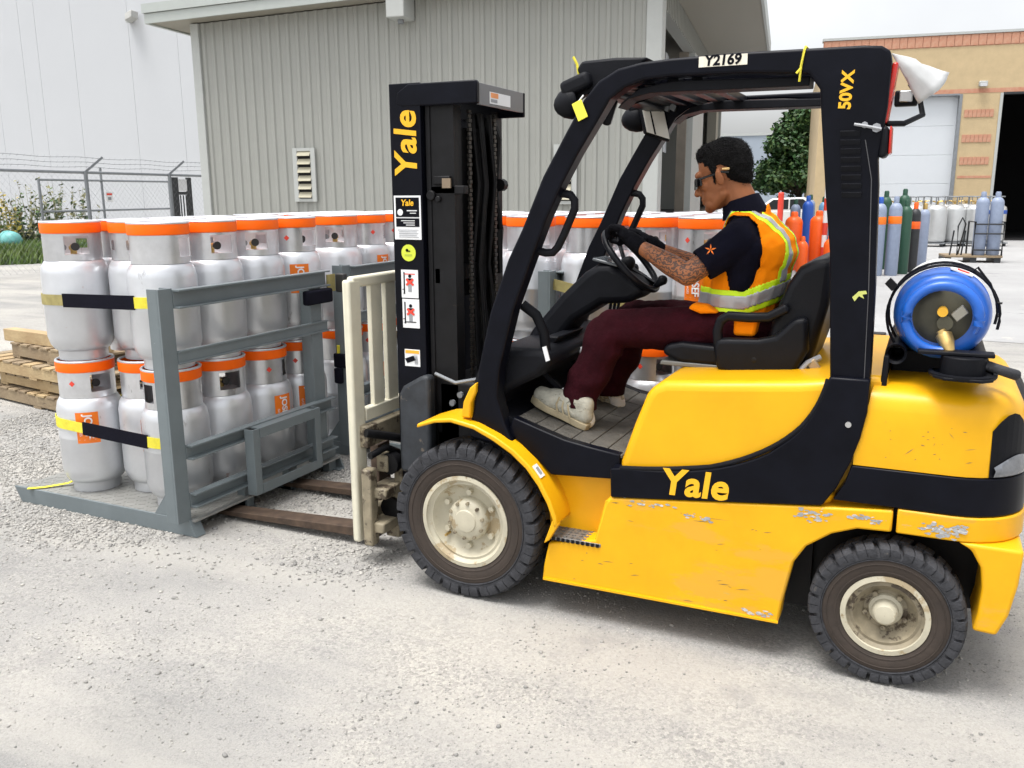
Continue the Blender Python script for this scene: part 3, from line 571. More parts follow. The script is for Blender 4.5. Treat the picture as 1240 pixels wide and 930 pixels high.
# ------------------------------------------------------------------ gas cylinders (one prototype with parts, then copies)
RC, HC = .1655, .72
def make_cylinder(labelled):
    r = empty('gas_cylinder')
    MB().lathe([(1e-3, .05), (.09, .035), (.135, .055), (.155, .085), (RC, .125), (RC, .30), (RC+.0015, .304), (RC, .31), (RC, .455), (.158, .492), (.143, .518), (.115, .535), (.05, .552), (1e-3, .555)], n=40).build('body', SILV, r, smooth=50, local=True)
    MB().lathe([(.112, .0), (.122, .0), (.122, .045), (.128, .055), (.112, .055), (.112, .0)], n=32).build('foot_ring', SILV, r, smooth=40, local=True)
    c = MB(); N = 44; zs = [.522, .555, .575, .625, .648, .672]; ro, ri = .141, .136
    def open_(k, j): 
        a = (k+.5)/N*360; a = (a+180) % 360-180
        return (abs(a) < 26 and 1 <= j <= 3) or (abs(abs(a)-150) < 14 and 2 <= j <= 2)
    def P(rr, k, z): a = 2*PI*(k % N)/N; return (rr*math.cos(a), rr*math.sin(a), z)
    for j in range(5):
        for k in range(N):
            if open_(k, j): continue
            q = [P(ro, k, zs[j]), P(ro, k+1, zs[j]), P(ro, k+1, zs[j+1]), P(ro, k, zs[j+1]), P(ri, k, zs[j]), P(ri, k+1, zs[j]), P(ri, k+1, zs[j+1]), P(ri, k, zs[j+1])]
            f = [(0, 1, 2, 3), (7, 6, 5, 4)]
            if open_(k+1, j): f.append((1, 5, 6, 2))
            if open_(k-1, j): f.append((4, 0, 3, 7))
            if j < 4 and open_(k, j+1): f.append((3, 2, 6, 7))
            if j and open_(k, j-1): f.append((4, 5, 1, 0))
            c.add(q, f)
    co = c.build('collar', COLR, r, smooth=40, local=True)
    me = co.data; bm = bmesh.new(); bm.from_mesh(me); bmesh.ops.remove_doubles(bm, verts=bm.verts, dist=1e-5); bmesh.ops.recalc_face_normals(bm, faces=bm.faces); bm.to_mesh(me); bm.free(); me.shade_smooth(); me.set_sharp_from_angle(angle=R(40))
    MB().lathe([(.140, .660), (.1465, .664), (.1475, .712), (.1465, .7135), (.134, .7135), (.134, .66), (.140, .66)], n=40).build('rim_band', ORNG, r, smooth=40, local=True)
    MB().lathe([(.136, .7137), (.147, .7137), (.1485, .719), (.145, .724), (.137, .724), (.134, .718), (.136, .7137)], n=40).build('rim_edge', SILV, r, smooth=40, local=True)
    v = MB().cyl((.02, 0, 0), .016, .55, .60, n=12).cyl((.02, 0, 0), .022, .575, .592, n=8).build('valve', BRASS, r, local=True)
    MB().tube([(.02, 0, .588), (.075, .0, .592)], [.014, .017], 10).build('outlet', BRASS, v, local=True)
    MB().tube([(.075, 0, .592), (.088, .0, .592)], .021, 12).build('outlet_cap', DKV, v, local=True)
    MB().tube([(.03, -.05, .585), (.075, -.055, .59)], .016, 10).build('gauge', GALV, v, local=True)
    if labelled:
        a0 = R(-38); rr = RC+.0012; ha = .34
        lb = MB(); n = 12
        for k in range(n):
            a, b_ = a0-ha+2*ha*k/n, a0-ha+2*ha*(k+1)/n
            lb.add([(rr*math.cos(a), rr*math.sin(a), .285), (rr*math.cos(b_), rr*math.sin(b_), .285), (rr*math.cos(b_), rr*math.sin(b_), .453), (rr*math.cos(a), rr*math.sin(a), .453)], [(0, 1, 2, 3)])
        L = lb.build('label', ORNL, r, local=True)
        def wrap(off, zc):
            def f(co):   # text x runs downwards, text y runs towards -angle... letters stand on their side
                a = a0+(co.y+off)/RC; q = RC+.0042+co.z; return Vector((q*math.cos(a), q*math.sin(a), zc-co.x))
            return f
        text('lettering', 'JOSEF', .054, None, WHT, L, bold=.0014, wrap=wrap(.004, .376), depth=.0002, spacing=.95)
        text('lettering', 'GASES', .018, None, WHT, L, wrap=wrap(-.036, .35), depth=.0002)
        d = MB(); a = R(-62); t = Vector((-math.sin(a), math.cos(a), 0)); c_ = Vector((math.cos(a), math.sin(a), 0))*(.1425)
        d.add([c_+Vector((0, 0, .588)), c_+t*.016+Vector((0, 0, .604)), c_+Vector((0, 0, .62)), c_-t*.016+Vector((0, 0, .604))], [(0, 1, 2, 3)]); d.build('hazard_diamond', REDP, r, smooth=0, local=True)
    return r
CYL = {True: make_cylinder(True), False: make_cylinder(False)}; used = set()
def cylinder(x, y, z, lab, label, rot, group):
    o = CYL[lab] if lab not in used else copy_tree(CYL[lab]); used.add(lab)
    o.location = (x, y, z); o.rotation_euler = (0, 0, R(rot)); tag(o, label, 'gas cylinder', group); return o
ROWN = ['front row', 'second row', 'third row', 'rear row']; COLN = ['left column', 'middle column', 'right column']
def load(xs, ys, where, group, special, hide, dz=.0):
    for li, ln in enumerate(('lower', 'upper')):
        for j, y0 in enumerate(ys):
            for i, x0 in enumerate(xs):
                if hide(li, i, j): continue
                lab, rot = special.get((li, i, j), (random.random() < .45, random.uniform(70, 200)))
                xx, yy = x0, y0
                if i == 1: yy += (.165 if li else .14) if j == 0 else .11
                extra = ', orange label,' if lab and (li, i, j) in special else ''
                cylinder(xx+random.uniform(-.004, .004), yy+random.uniform(-.004, .004), .0875+li*(HC+.0045), lab, '%s silver cylinder%s in %s, %s, %s' % (ln, extra, where, ROWN[j], COLN[i]), rot, group)

# ------------------------------------------------------------------ steel cages
def cage(X, Y, label, sub=True):
    """X: outer face of the rail side, Y: front edge"""
    r = empty('cylinder_cage', (X-.65, Y+.6, 0), 0, label, 'cage', 'grey steel cylinder cages')
    g = lambda mb, name, m_=CAGE, p=None, **k: mb.build(name, m_, p or r, **k)
    x0, x1 = X-1.29, X+.035; y0, y1 = Y+.03, Y+1.27
    g(MB().box(x0+.03, x1-.004, y0+.012, y1-.012, .076, .086), 'deck_plate', DECK, smooth=0)
    m = MB(); n = 0
    for i in range(30):
        for j in range(9):
            cx, cy = x0+.07+i*.041, y0+.03+j*.045; s_ = 1 if (i+j) % 2 else -1
            if cx < x1-.05: m.obox((cx, cy, .0865), (.012, .012*s_, 0), (-.003*s_, .003, 0), (0, 0, .0012))
    g(m, 'deck_tread', DECK, smooth=0)
    for yy, s_ in ((y0, 1), (y1, -1)):      # edge channels, mitred ends
        g(MB().add([(x0+.05, yy, .002), (x1+.01, yy, .002), (x1-.03, yy, .088), (x0, yy, .088), (x0+.05, yy+.012*s_, .002), (x1+.01, yy+.012*s_, .002), (x1-.03, yy+.012*s_, .088), (x0, yy+.012*s_, .088)],
                   [(0, 1, 2, 3), (7, 6, 5, 4), (0, 4, 5, 1), (1, 5, 6, 2), (2, 6, 7, 3), (3, 7, 4, 0)]).box(x0+.05, x1+.008, min(yy+.012*s_, yy+.06*s_), max(yy+.012*s_, yy+.06*s_), .002, .010), 'edge_channel', smooth=0, bev=.002)
    g(MB().prism([(x1-.03, .088), (x1+.01, .004), (x1-.012, .012)], y0-.003, y0+.06), 'end_plate', CAGE, smooth=0)
    for yy in (Y+.43, Y+.80): g(MB().box(x0+.1, x1-.02, yy, yy+.012, .004, .075).box(x0+.1, x1-.02, yy, yy+.07, .004, .012), 'skid_channel', smooth=0)
    # posts (channels)
    def post(ya, yb, top, name='post'):
        m = MB().box(X-.012, X, ya, yb, .085, top).box(X-.075, X-.012, ya, ya+.01, .085, top).box(X-.075, X-.012, yb-.01, yb, .085, top)
        return g(m, name, smooth=0, bev=.002)
    post(Y-.035, Y+.05, 1.235); post(Y+1.07, Y+1.17, 1.14)
    # rails (channels opening outwards)
    def rail(za, zb, ya=Y+.052, yb=Y+1.22, dx=.04):
        m = MB().box(X-.008, X+.002, ya, yb, za, zb).box(X+.002, X+dx, ya, yb, zb-.009, zb).box(X+.002, X+dx, ya, yb, za, za+.009)
        return g(m, 'side_rail', smooth=0, bev=.0015)
    rail(1.138, 1.228); rail(.868, .935, dx=.012); rail(.395, .468); rail(.148, .222)
    if sub:     # small outer frame
        xo = X+.10
        f = MB().box(xo-.010, xo, Y+.415, Y+.465, .105, .462).box(X+.04, xo-.01, Y+.415, Y+.423, .105, .462)
        fr = g(f, 'outer_frame', smooth=0, bev=.0015)
        g(MB().box(xo-.010, xo, Y+.93, Y+.98, .105, .462).box(X+.04, xo-.01, Y+.972, Y+.98, .105, .462), 'upright', p=fr, smooth=0, bev=.0015)
        g(MB().box(xo-.008, xo+.002, Y+.467, Y+.928, .41, .462).box(X+.04, xo-.009, Y+.467, Y+.928, .455, .462), 'crosspiece', p=fr, smooth=0)
        g(MB().box(xo-.008, xo+.002, Y+.467, Y+.928, .105, .155).box(X+.04, xo-.009, Y+.467, Y+.928, .105, .112), 'crosspiece', p=fr, smooth=0)
    for yy in (Y+.43, Y+.80, Y+1.17): g(MB().box(X-.05, X+.0, yy, yy+.012, .002, .147).box(X-.012, X-.002, yy+.012, yy+.07, .002, .147), 'foot', smooth=0)
    g(MB().prism([(X-.23, .089), (X-.077, .089), (X-.077, .26), (X-.10, .26)], Y+.032, Y+.042), 'gusset', smooth=0)
    return r
cage(-1.56, 0, 'grey steel cage of cylinders at the fork tips, nearest and leftmost')
C1X, C1Y = [-2.435, -2.125, -1.81], [.235, .57, .905, 1.24]
G1 = 'orange rimmed gas cylinders in the steel cages'
sp = {(1, 0, 0): (False, -30), (0, 0, 0): (True, -8), (0, 2, 0): (True, -110), (1, 2, 0): (False, 20), (1, 1, 0): (False, 95), (0, 1, 0): (False, 160),
      (0, 2, 1): (False, -20), (0, 2, 1): (False, -20), (0, 2, 2): (True, 30), (0, 2, 3): (True, 4), (1, 2, 1): (False, -18), (1, 2, 2): (False, -40), (1, 2, 3): (True, 0), (1, 1, 1): (False, -10)}
load(C1X, C1Y, 'nearest cage', G1, sp, lambda l, i, j: l == 0 and i < 2 and j > 0)
Y2 = 1.48
cage(-1.60, Y2, 'grey steel cage of cylinders right behind the nearest cage', True)
load([-2.48, -2.16, -1.835], [y+Y2 for y in C1Y], 'cage behind the nearest', G1, {(1, 2, 0): (False, -55), (1, 2, 1): (True, 30), (0, 2, 0): (False, -40), (0, 2, 1): (True, 0), (0, 2, 2): (False, -30), (1, 2, 2): (True, 10)}, lambda l, i, j: l == 0 and i < 2)
Y3 = 1.58
cage(-.26, Y3, 'grey steel cage of cylinders behind the mast and front guard pillar', True)
load([-1.15, -.82, -.495], [y+Y3 for y in C1Y], 'cage behind the mast', G1, {(1, 2, 0): (False, -40), (1, 2, 1): (False, -20), (1, 2, 2): (True, 30), (0, 2, 0): (True, -40)}, lambda l, i, j: l == 0 and i < 2)
cage(.80, Y3-.05, 'grey steel cage of cylinders behind the driver and seat', False)
load([-.10, .225, .55], [y+Y3-.05 for y in C1Y], 'cage behind the driver', G1, {(1, 0, 0): (True, 10), (1, 1, 0): (False, -70), (1, 2, 0): (True, -55), (0, 1, 0): (True, -36), (0, 0, 0): (False, -80), (0, 2, 0): (True, -30), }, lambda l, i, j: l == 0 and j > 0)
for (X_, Y_) in (): pass

# ------------------------------------------------------------------ webbing straps
def strap(name, z0, z1, left_m, x_split, label, h=.055):
    rr = RC+.004; ax, ay = C1X[0], C1Y[0]; cx, cy = C1X[2], C1Y[0]
    pl = [(ax-rr, ay+.55), (ax-rr, ay+.1)]+arc((ax, ay), rr, PI, 1.5*PI, 10)[1:]
    pl += [(ax+(cx-ax)*t, ay-rr-.001) for t in (.2, .4, .6, .8)]
    pl += arc((cx, cy), rr, 1.5*PI, 1.62*PI, 3)+[(-1.637, -.005)]
    L = [0]
    for p, q in zip(pl, pl[1:]): L.append(L[-1]+math.dist(p, q))
    pt = [Vector((p[0], p[1], z0+(z1-z0)*max(0, (p[0]-ax+rr))/(-1.637-ax+rr))) for p in pl]
    r = empty('tie_strap', (ax, ay-rr, 0), 0, label, 'strap', 'webbing straps round the nearest cage')
    def seg(xa, xb, hh, th, name_, m_):
        q = []
        for a, b_ in zip(pt, pt[1:]):
            if a.x == b_.x:
                if xa < -90: q.append(a)
                continue
            for s_ in range(7):
                p = a.lerp(b_, s_/6)
                if xa <= p.x <= xb: q.append(p)
        if xb > -1.66: q.append(pt[-1])
        q2 = [q[0]]
        for p in q[1:]:
            if (p-q2[-1]).length > 1e-3: q2.append(p)
        MB().sweep(q2, [(-th, -hh/2), (th, -hh/2), (th, hh/2), (-th, hh/2)]).build(name_, m_, r, smooth=50)
    seg(-99, x_split[0], h, .0016, 'webbing', left_m); seg(x_split[0]-.02, x_split[1], h+.014, .004, 'sleeve', STRB); seg(x_split[1]-.01, 9, h, .002, 'webbing', STRY)
    return r
strap('tie_strap', 1.135, 1.155, STRO, (-2.33, -1.83), 'upper faded olive strap with black sleeve across the nearest cage front')
strap('tie_strap', .485, .44, STRY, (-2.27, -1.83), 'lower yellow strap with black sleeve across the nearest cage front')
r = empty('loose_strap', (-2.62, .06, .087), 0, 'loose yellow strap tail lying over the left deck edge of nearest cage', 'strap')
MB().sweep([(-2.72, .015, .094), (-2.66, .07, .093), (-2.58, .16, .10), (-2.53, .22, .13), (-2.50, .36, .30)], [(-.014, -.001), (.014, -.001), (.014, .001), (-.014, .001)]).build('webbing', STRY, r)
r = empty('strap_end', (-1.5, 1.1, 1.1), 0, 'black strap sleeve and yellow tail round the far post of nearest cage', 'strap')
MB().box(-1.545, -1.50, .98, 1.215, 1.045, 1.128).build('sleeve', STRB, r, bev=.012); MB().box(-1.553, -1.546, 1.222, 1.30, 1.10, 1.20).build('webbing', STRO, r); MB().box(-1.55, -1.49, 1.305, 1.345, 1.09, 1.20).build('buckle', DKV, r, bev=.006)
r = empty('strap_end', (-1.6, Y2, .5), 0, 'black ratchet strap knot on the front post of second cage', 'strap')
MB().box(-1.68, -1.585, Y2-.06, Y2-.04, .60, .69).box(-1.67, -1.615, Y2-.075, Y2-.042, .50, .60).build('sleeve', STRB, r, bev=.01); MB().box(-1.655, -1.64, Y2-.05, Y2-.038, .69, .74).build('webbing', STRY, r)
r = empty('tie_strap', (.3, Y3+.02, 1.1), 0, 'slack olive strap sagging across the cage behind the driver', 'strap', None)
MB().sweep([(-.26, Y3+.01, 1.16), (-.1, Y3-.005, 1.13), (.22, Y3-.01, 1.07), (.55, Y3-.005, .99), (.85, Y3+.0, .95)], [(-.002, -.03), (.002, -.03), (.002, .03), (-.002, .03)]).build('webbing', STRO, r)

# ------------------------------------------------------------------ wooden pallets left
def pallet(c, rz, z, L, Wd, n, label, m1, m2, sh=.085):
    r = empty('wooden_pallet', (c[0], c[1], z), rz, label, 'pallet', 'wooden pallets stacked left of cages')
    for k in range(3):
        y = -Wd/2+.02+k*(Wd-.04)/2; MB().box(-L/2, L/2, y-.019, y+.019, .018, .018+sh).build('stringer', m1, r, smooth=0, bev=.003, local=True)
    w = .112; n = int(L/.135)
    for k in range(n):
        x = -L/2+w/2+k*(L-w)/(n-1)+random.uniform(-.006, .006); MB().box(x-w/2, x+w/2, -Wd/2-random.uniform(.0, .012), Wd/2+random.uniform(0, .012), .019+sh, .036+sh).build('deck_board', random.choice((m1, m2)), r, smooth=0, bev=.002, local=True)
    for x in (-L/2+.06, 0, L/2-.06): MB().box(x-w/2, x+w/2, -Wd/2, Wd/2, 0, .017).build('bottom_board', m1, r, smooth=0, bev=.002, local=True)
    return r
PB = Vector((-4.62, 2.05, 0)); PR_ = R(-9)
pallet((PB.x, PB.y), PR_, 0, 1.7, 1.0, 9, 'lowest wooden pallet of the stack, lying on the gravel', WOODG, WOOD)
pallet((PB.x+.03, PB.y+.03), PR_, .123, 1.36, .96, 8, 'second wooden pallet from the ground, shorter than the others', WOOD, WOODG, .07)
pallet((PB.x-.02, PB.y), PR_+R(1), .231, 1.75, 1.0, 9, 'third wooden pallet from the ground, longest pale boards', WOOD, WOODG)
pallet((PB.x+.12, PB.y+.05), PR_-R(1), .355, 1.2, .95, 7, 'fourth wooden pallet, grey weathered side under the top boards', WOODG, WOODG, .09)
r = empty('loose_board', (PB.x-.05, PB.y-.25, .482), PR_+R(3), 'bright yellow pine board lying on top of the pallet stack', 'board')
MB().box(-.62, .7, -.10, .0, .001, .10).build('board', WOOD, r, smooth=0, bev=.004, local=True)
r = empty('loose_board', (PB.x+.1, PB.y-.1, .482), PR_-R(2), 'flat pine board topmost on the pallet stack', 'board')
MB().box(-.45, .7, -.0, .22, .102, .125).box(-.45, -.3, .05, .2, .001, .101).box(.4, .55, .05, .2, .001, .101).build('board', WOOD, r, smooth=0, bev=.004, local=True)

# ------------------------------------------------------------------ forklift (front wheel outer face on y = 0, facing -x)
FK = empty('forklift', (.85, .58, 0), 0, 'yellow and black forklift with raised overhead guard facing the cages', 'forklift')
YF = 1.16
def fk(mb, name, m_, p=None, **k): return mb.build(name, m_, p or FK, **k)
# wheels
def wheel(cx, R_, wd, rim, side, nl, steer=0, rear=False):
    """side -1: near (outer face at y=0), +1 far"""
    yo = 0 if side < 0 else YF; s_ = 1 if side < 0 else -1; Y = lambda t: yo+s_*t; c = (cx, 0, R_); k = R_/.333
    rp = [(rim+.003, .028), (rim, .014), (rim-.010, .012), (rim-.014, .022), (rim-.024, .03), (rim-.034, .028), (rim-.040, .045), (rim-.052, .062), (rim-.066, .072), (.08 if not rear else .07, .076), (1e-3, .076)]
    w = fk(MB().lathe([(r_, Y(t)) for r_, t in rp], c, 'y', 48), 'wheel', CREAM if not rear else CREAMD, smooth=40)  # darker cream on the rear disc paints in the shade of its cavity
    fk(MB().lathe([(r_, Y(t)) for r_, t in [(rim+.004, .03), (rim+.005, .012), (rim-.012, .010), (rim-.014, .016)]], c, 'y', 48), 'rim_flange', CREAM, w, smooth=40)
    sw = [(rim-.002, .024), (rim+.012, .012), (R_*.70, .007), (R_*.78, .006), (R_*.815, .010)]
    fk(MB().lathe([(r_, Y(t)) for r_, t in sw], c, 'y', 64), 'sidewall', SIDEW, w, smooth=60)
    pr = [(R_*.815, .010), (R_*.83, .004), (R_*.86, .004), (R_*.915, .014), (R_*.93, .03), (R_*.93, wd-.03), (R_*.915, wd-.014), (R_*.86, wd-.004), (R_*.78, wd-.006), (rim, wd-.02)]
    fk(MB().lathe([(r_, Y(t)) for r_, t in pr], c, 'y', 64), 'tyre', RUB, w, smooth=50)
    m = MB(); prof = [(R_*.845, .0035), (R_*.90, .0005), (R_*.965, .004), (R_*.992, .016), (R_, .035), (R_, wd*.47), (R_*.92, wd*.47), (R_*.92, .02)]
    for sd_ in (0, 1):
        for q in range(nl):
            a0 = 2*PI*(q+.5*sd_)/nl; rings = []
            for j, f in enumerate((-.42, -.36, -.022, -.018, .018, .022, .36, .42)):
                a = a0+2*PI/nl*f; dr = (.012*k if abs(f) > .4 else (.009*k if abs(f) < .02 else 0)); sk = .10*2*PI/nl
                rg = []
                for r_, t in prof:
                    tt = t if not sd_ else wd-t; aa = a+sk*(t/wd)*4; r2 = min(r_, R_-dr) if r_ > R_*.93 else r_
                    rg.append((cx+r2*math.cos(aa), Y(tt+((.004 if not sd_ else -.004) if abs(f) < .02 else 0)), R_+r2*math.sin(aa)))
                rings.append(rg)
            m.loft(rings)
    fk(m, 'tread_lug', RUB, w, smooth=30)
    # two fine ribs on the sidewall
    fk(MB().lathe([(r_, Y(t)) for r_, t in [(R_*.80, .009), (R_*.808, .003), (R_*.816, .003), (R_*.824, .009)]], c, 'y', 64), 'sidewall_rib', RUB, w)
    fk(MB().lathe([(r_, Y(t)) for r_, t in [(R_*.735, .008), (R_*.741, .004), (R_*.749, .004), (R_*.755, .008)]], c, 'y', 64), 'sidewall_rib', SIDEW, w); fk(MB().lathe([(r_, Y(t)) for r_, t in [(rim+.016, .014), (rim+.019, .009), (rim+.023, .009), (rim+.026, .013)]], c, 'y', 64), 'sidewall_rib', SIDEW, w)
    if not rear:
        fk(MB().lathe([(r_, Y(t)) for r_, t in [(.092, .078), (.090, .045), (.082, .034), (.070, .026), (.050, .024), (.046, .018), (.030, .016), (1e-3, .016)]], c, 'y', 36), 'hub', CREAM, w, smooth=35)
        for q in range(10):
            a = 2*PI*q/10+.2; fk(MB().cyl((cx+.077*math.cos(a), 0, R_+.077*math.sin(a)), .0075, Y(.034), Y(.020), 'y', 6), 'hub_bolt', CREAMD, w)
        for q in range(6):
            a = 2*PI*q/6+.5; fk(MB().cyl((cx+.118*math.cos(a), 0, R_+.118*math.sin(a)), .013, Y(.078), Y(.05), 'y', 6), 'wheel_nut', CREAM, w, smooth=25)
        fk(MB().cyl((cx-.10, 0, R_-.08), .006, Y(.07), Y(.03), 'y', 6), 'tyre_valve', BRASS, w)
    else:
        fk(MB().lathe([(r_, Y(t)) for r_, t in [(.058, .08), (.054, .066), (.043, .060), (.041, .030), (.032, .018), (.018, .014), (1e-3, .014)]], c, 'y', 30), 'hub', CREAM, w, smooth=35)
        for q in range(5):
            a = 2*PI*q/5+.9; fk(MB().cyl((cx+.066*math.cos(a), 0, R_+.066*math.sin(a)), .009, Y(.078), Y(.056), 'y', 6), 'wheel_nut', CREAMD, w, smooth=25)
    return w
wheel(0, .333, .185, .193, -1, 21); wheel(0, .333, .185, .193, 1, 21)
wheel(1.615, .252, .155, .138, -1, 20, rear=True); wheel(1.615, .252, .155, .138, 1, 20, rear=True)
def both(fn):
    fn(lambda t: t); fn(lambda t: YF-t)
def PR2(pts, a, b, f): return MB().prism(pts, min(f(a), f(b)), max(f(a), f(b)))
# chassis behind the panels
fk(MB().box(-.12, 1.35, .22, .94, .14, .62).box(1.3, 1.96, .27, .89, .22, .66), 'chassis', GREASE, smooth=0)
fk(MB().tube([(0, .19, .333), (0, .97, .333)], .09, 14).tube([(1.615, .16, .252), (1.615, 1.0, .252)], .05, 12), 'axle', GREASE)
def sides(f):
    near = f(0) == 0
    # fender arch
    fp = [(-.205, .735), (-.12, .765), (-.045, .775), (.06, .757), (.155, .72), (.235, .675), (.30, .622), (.35, .56), (.39, .49), (.415, .425), (.42, .395)]
    inner = [(x*1.0-.014*(1 if x > .1 else .3), z-.018) for x, z in fp]
    fk(PR2(fp+inner[::-1], -.004, .19, f), 'fender', YEL, bev=.006, smooth=40)
    # fender skirt to the step
    fk(PR2([(.405, .425), (.423, .39), (.385, .322), (.362, .305)], .0, .03, f), 'fender_edge', YEL, bev=.004)
    # lower panel with rear wheel arch
    lp = [(.352, .205), (.345, .142), (1.268, .146), (1.275, .22), (1.306, .385), (1.345, .452), (1.425, .512), (1.505, .543), (1.612, .548), (1.612, .625), (1.385, .604), (1.206, .586), (.625, .526), (.606, .50), (.566, .345), (.372, .300)]
    fk(PR2(lp, .026, .13, f), 'lower_panel', YELW, bev=.008, smooth=40)
    fk(PR2([(.352, .142), (1.268, .147), (1.268, .155), (.352, .152)], .018, .026, f), 'sill_lip', YEL, smooth=0)
    # step recess
    fk(PR2([(.34, .30), (.64, .34), (.64, .60), (.30, .58)], .14, .165, f), 'recess_wall', YEL, smooth=0)
    fk(PR2([(.566, .345), (.606, .51), (.625, .52), (.64, .53), (.64, .34)], .028, .14, f), 'recess_cheek', YEL, bev=.003)
    st = MB().box(.365, .592, min(f(.024), f(.14)), max(f(.024), f(.14)), .318, .332)
    s0 = fk(st, 'step_plate', STEP, bev=.002)
    m = MB()
    for i in range(8):
        for j in range(4): m.cyl((.383+i*.0275, f(.04+j*.027), 0), .0085, .332, .3365, 'z', 8)
    fk(m, 'grip_stud', STEP, s0, smooth=20)
    m = MB()
    for i in range(11): m.box(.369+i*.0205, .380+i*.0205, min(f(.018), f(.024)), max(f(.018), f(.024)), .318, .331)
    fk(m, 'step_tooth', BLKM, s0, smooth=0)
    # black apron above the step
    fk(PR2([(.195, .785), (.30, .752), (.416, .717), (.52, .700), (.645, .684), (.645, .585), (.36, .566), (.30, .62), (.22, .685), (.17, .72)], .078, .125, f), 'side_apron', BLK, bev=.006)
    # black swoosh side panel
    def bez(p0, p1, p2, n=10): return [tuple(p0[i]*(1-t)**2+2*p1[i]*t*(1-t)+p2[i]*t*t for i in (0, 1)) for t in [k/n for k in range(n+1)]]
    sw = [(.628, .529), (.624, .645)]+bez((.70, .654), (1.02, .66), (1.20, .775))+bez((1.24, .81), (1.345, .89), (1.382, 1.06))[1:]+[(1.508, 1.06), (1.507, .95), (1.492, .86), (1.468, .775), (1.43, .68), (1.388, .610), (1.206, .589), (.90, .556)]
    fk(PR2(sw, .022, .10, f), 'side_panel', BLK, bev=.007, smooth=40)
    ln = bez((.628, .648), (.80, .656), (1.0, .697))[1:]+bez((1.0, .697), (1.2, .76), (1.30, .875))[1:]+bez((1.30, .875), (1.36, .95), (1.378, 1.05))[1:]
    fk(MB().tube([(x, f(.03), z) for x, z in ln], .009, 8), 'panel_edge', BLKM)
    # panel band on the counterweight continues as its own part below
both(sides)
# hood
hd = [(.655, .60), (.655, .668), (.705, .82), (.748, .935), (.772, .972), (.82, .992), (1.0, 1.005), (1.28, 1.03), (1.42, 1.05), (1.42, .60)]
fk(MB().prism(hd, .045, YF-.045), 'hood', YEL, bev=.034, seg=5, smooth=50)
# hood latch hinge, rear deck infill
fk(MB().box(1.40, 1.56, .10, 1.06, .60, 1.06), 'rear_cover', YEL, bev=.02, smooth=45)
# counterweight: stacked plan sections with rounded rear corners
def plan(xf, xr, y, r, z, n=8):
    a = [(xf, y), (xr-r, y)]+arc((xr-r, y+r), r, -PI/2, 0, n)[1:]+arc((xr-r, YF-y-r), r, 0, PI/2, n)+[(xf, YF-y)]
    return [(p, q, z) for p, q in a]
def cwl(levels, name, m_, **k): return fk(MB().loft([plan(*l) for l in levels]), name, m_, **k)
cwl([(1.475, 1.995, .035, .22, .765), (1.478, 1.99, .035, .22, .90), (1.505, 1.98, .04, .22, .955), (1.51, 1.97, .046, .22, .985), (1.512, 1.955, .06, .21, 1.006), (1.515, 1.935, .08, .20, 1.021), (1.518, 1.90, .11, .18, 1.033), (1.52, 1.84, .17, .15, 1.043), (1.52, 1.77, .26, .1, 1.048)], 'counterweight', YEL, smooth=60)
cwl([(1.42, 2.005, .028, .22, .635), (1.455, 2.005, .028, .22, .70), (1.472, 2.0, .028, .22, .762)], 'counterweight_band', BLK, bev=.004, smooth=40)
cwl([(1.625, 2.01, .026, .22, .548), (1.625, 2.01, .026, .22, .632)], 'counterweight_base', YELW, bev=.006, smooth=40)
def tail(f):
    yy = sorted((f(.026), f(.30)))
    prof = [(1.81, .547), (1.852, .525), (1.884, .47), (1.894, .40), (1.890, .31), (1.878, .250), (1.950, .246), (1.978, .32), (1.995, .43), (2.0, .547)]
    fk(MB().prism(prof, *yy), 'counterweight_foot', YELW, bev=.02, seg=3, smooth=45)
both(tail)
fk(MB().box(1.90, 2.008, .31, .85, .25, .545), 'counterweight_back', YEL, smooth=0)
fk(MB().box(1.95, 2.012, .24, .92, .70, .97), 'exhaust_grille', BLKM, bev=.02)
def rec(f):      # recessed tail lamp pocket on the rounded corner
    a0, a1 = (R(-62), R(-8)); cx, cy, rr = 1.995-.22, .255, .2225
    m = MB(); rings = []
    for k in range(9):
        a = a0+(a1-a0)*k/8; h = .115*math.sin(PI*min(1, .25+.75*k/8)*.95)
        rings.append([(cx+rr*math.cos(a), f(cy+rr*math.sin(a)), .765), (cx+(rr-.006)*math.cos(a), f(cy+(rr-.006)*math.sin(a)), .80+h*1.5)])
    for a, b_ in zip(rings, rings[1:]): m.add([a[0], b_[0], b_[1], a[1]], [(0, 1, 2, 3)])
    pk = fk(m, 'lamp_pocket', BLKM); m = MB()
    rr_ = [[((cx+(rr+.004)*math.cos(a)), f(cy+(rr+.004)*math.sin(a)), .768+.0*k), (cx+(rr+.012)*math.cos(a), f(cy+(rr+.012)*math.sin(a)), .79), (cx+(rr+.002)*math.cos(a), f(cy+(rr+.002)*math.sin(a)), .80+.035*math.sin(PI*k/8))] for k, a in ((k, a0+.06+(a1-a0-.06)*k/8) for k in range(9))]
    for p_, q_ in zip(rr_, rr_[1:]): m.add([p_[0], q_[0], q_[1], p_[1], q_[2], p_[2]], [(0, 1, 2, 3), (3, 2, 4, 5)])
    fk(m, 'tail_lens', mat('grey_lens', (.22, .23, .25), .15, .5, var=.2, scale=30), pk, smooth=60)
both(rec)
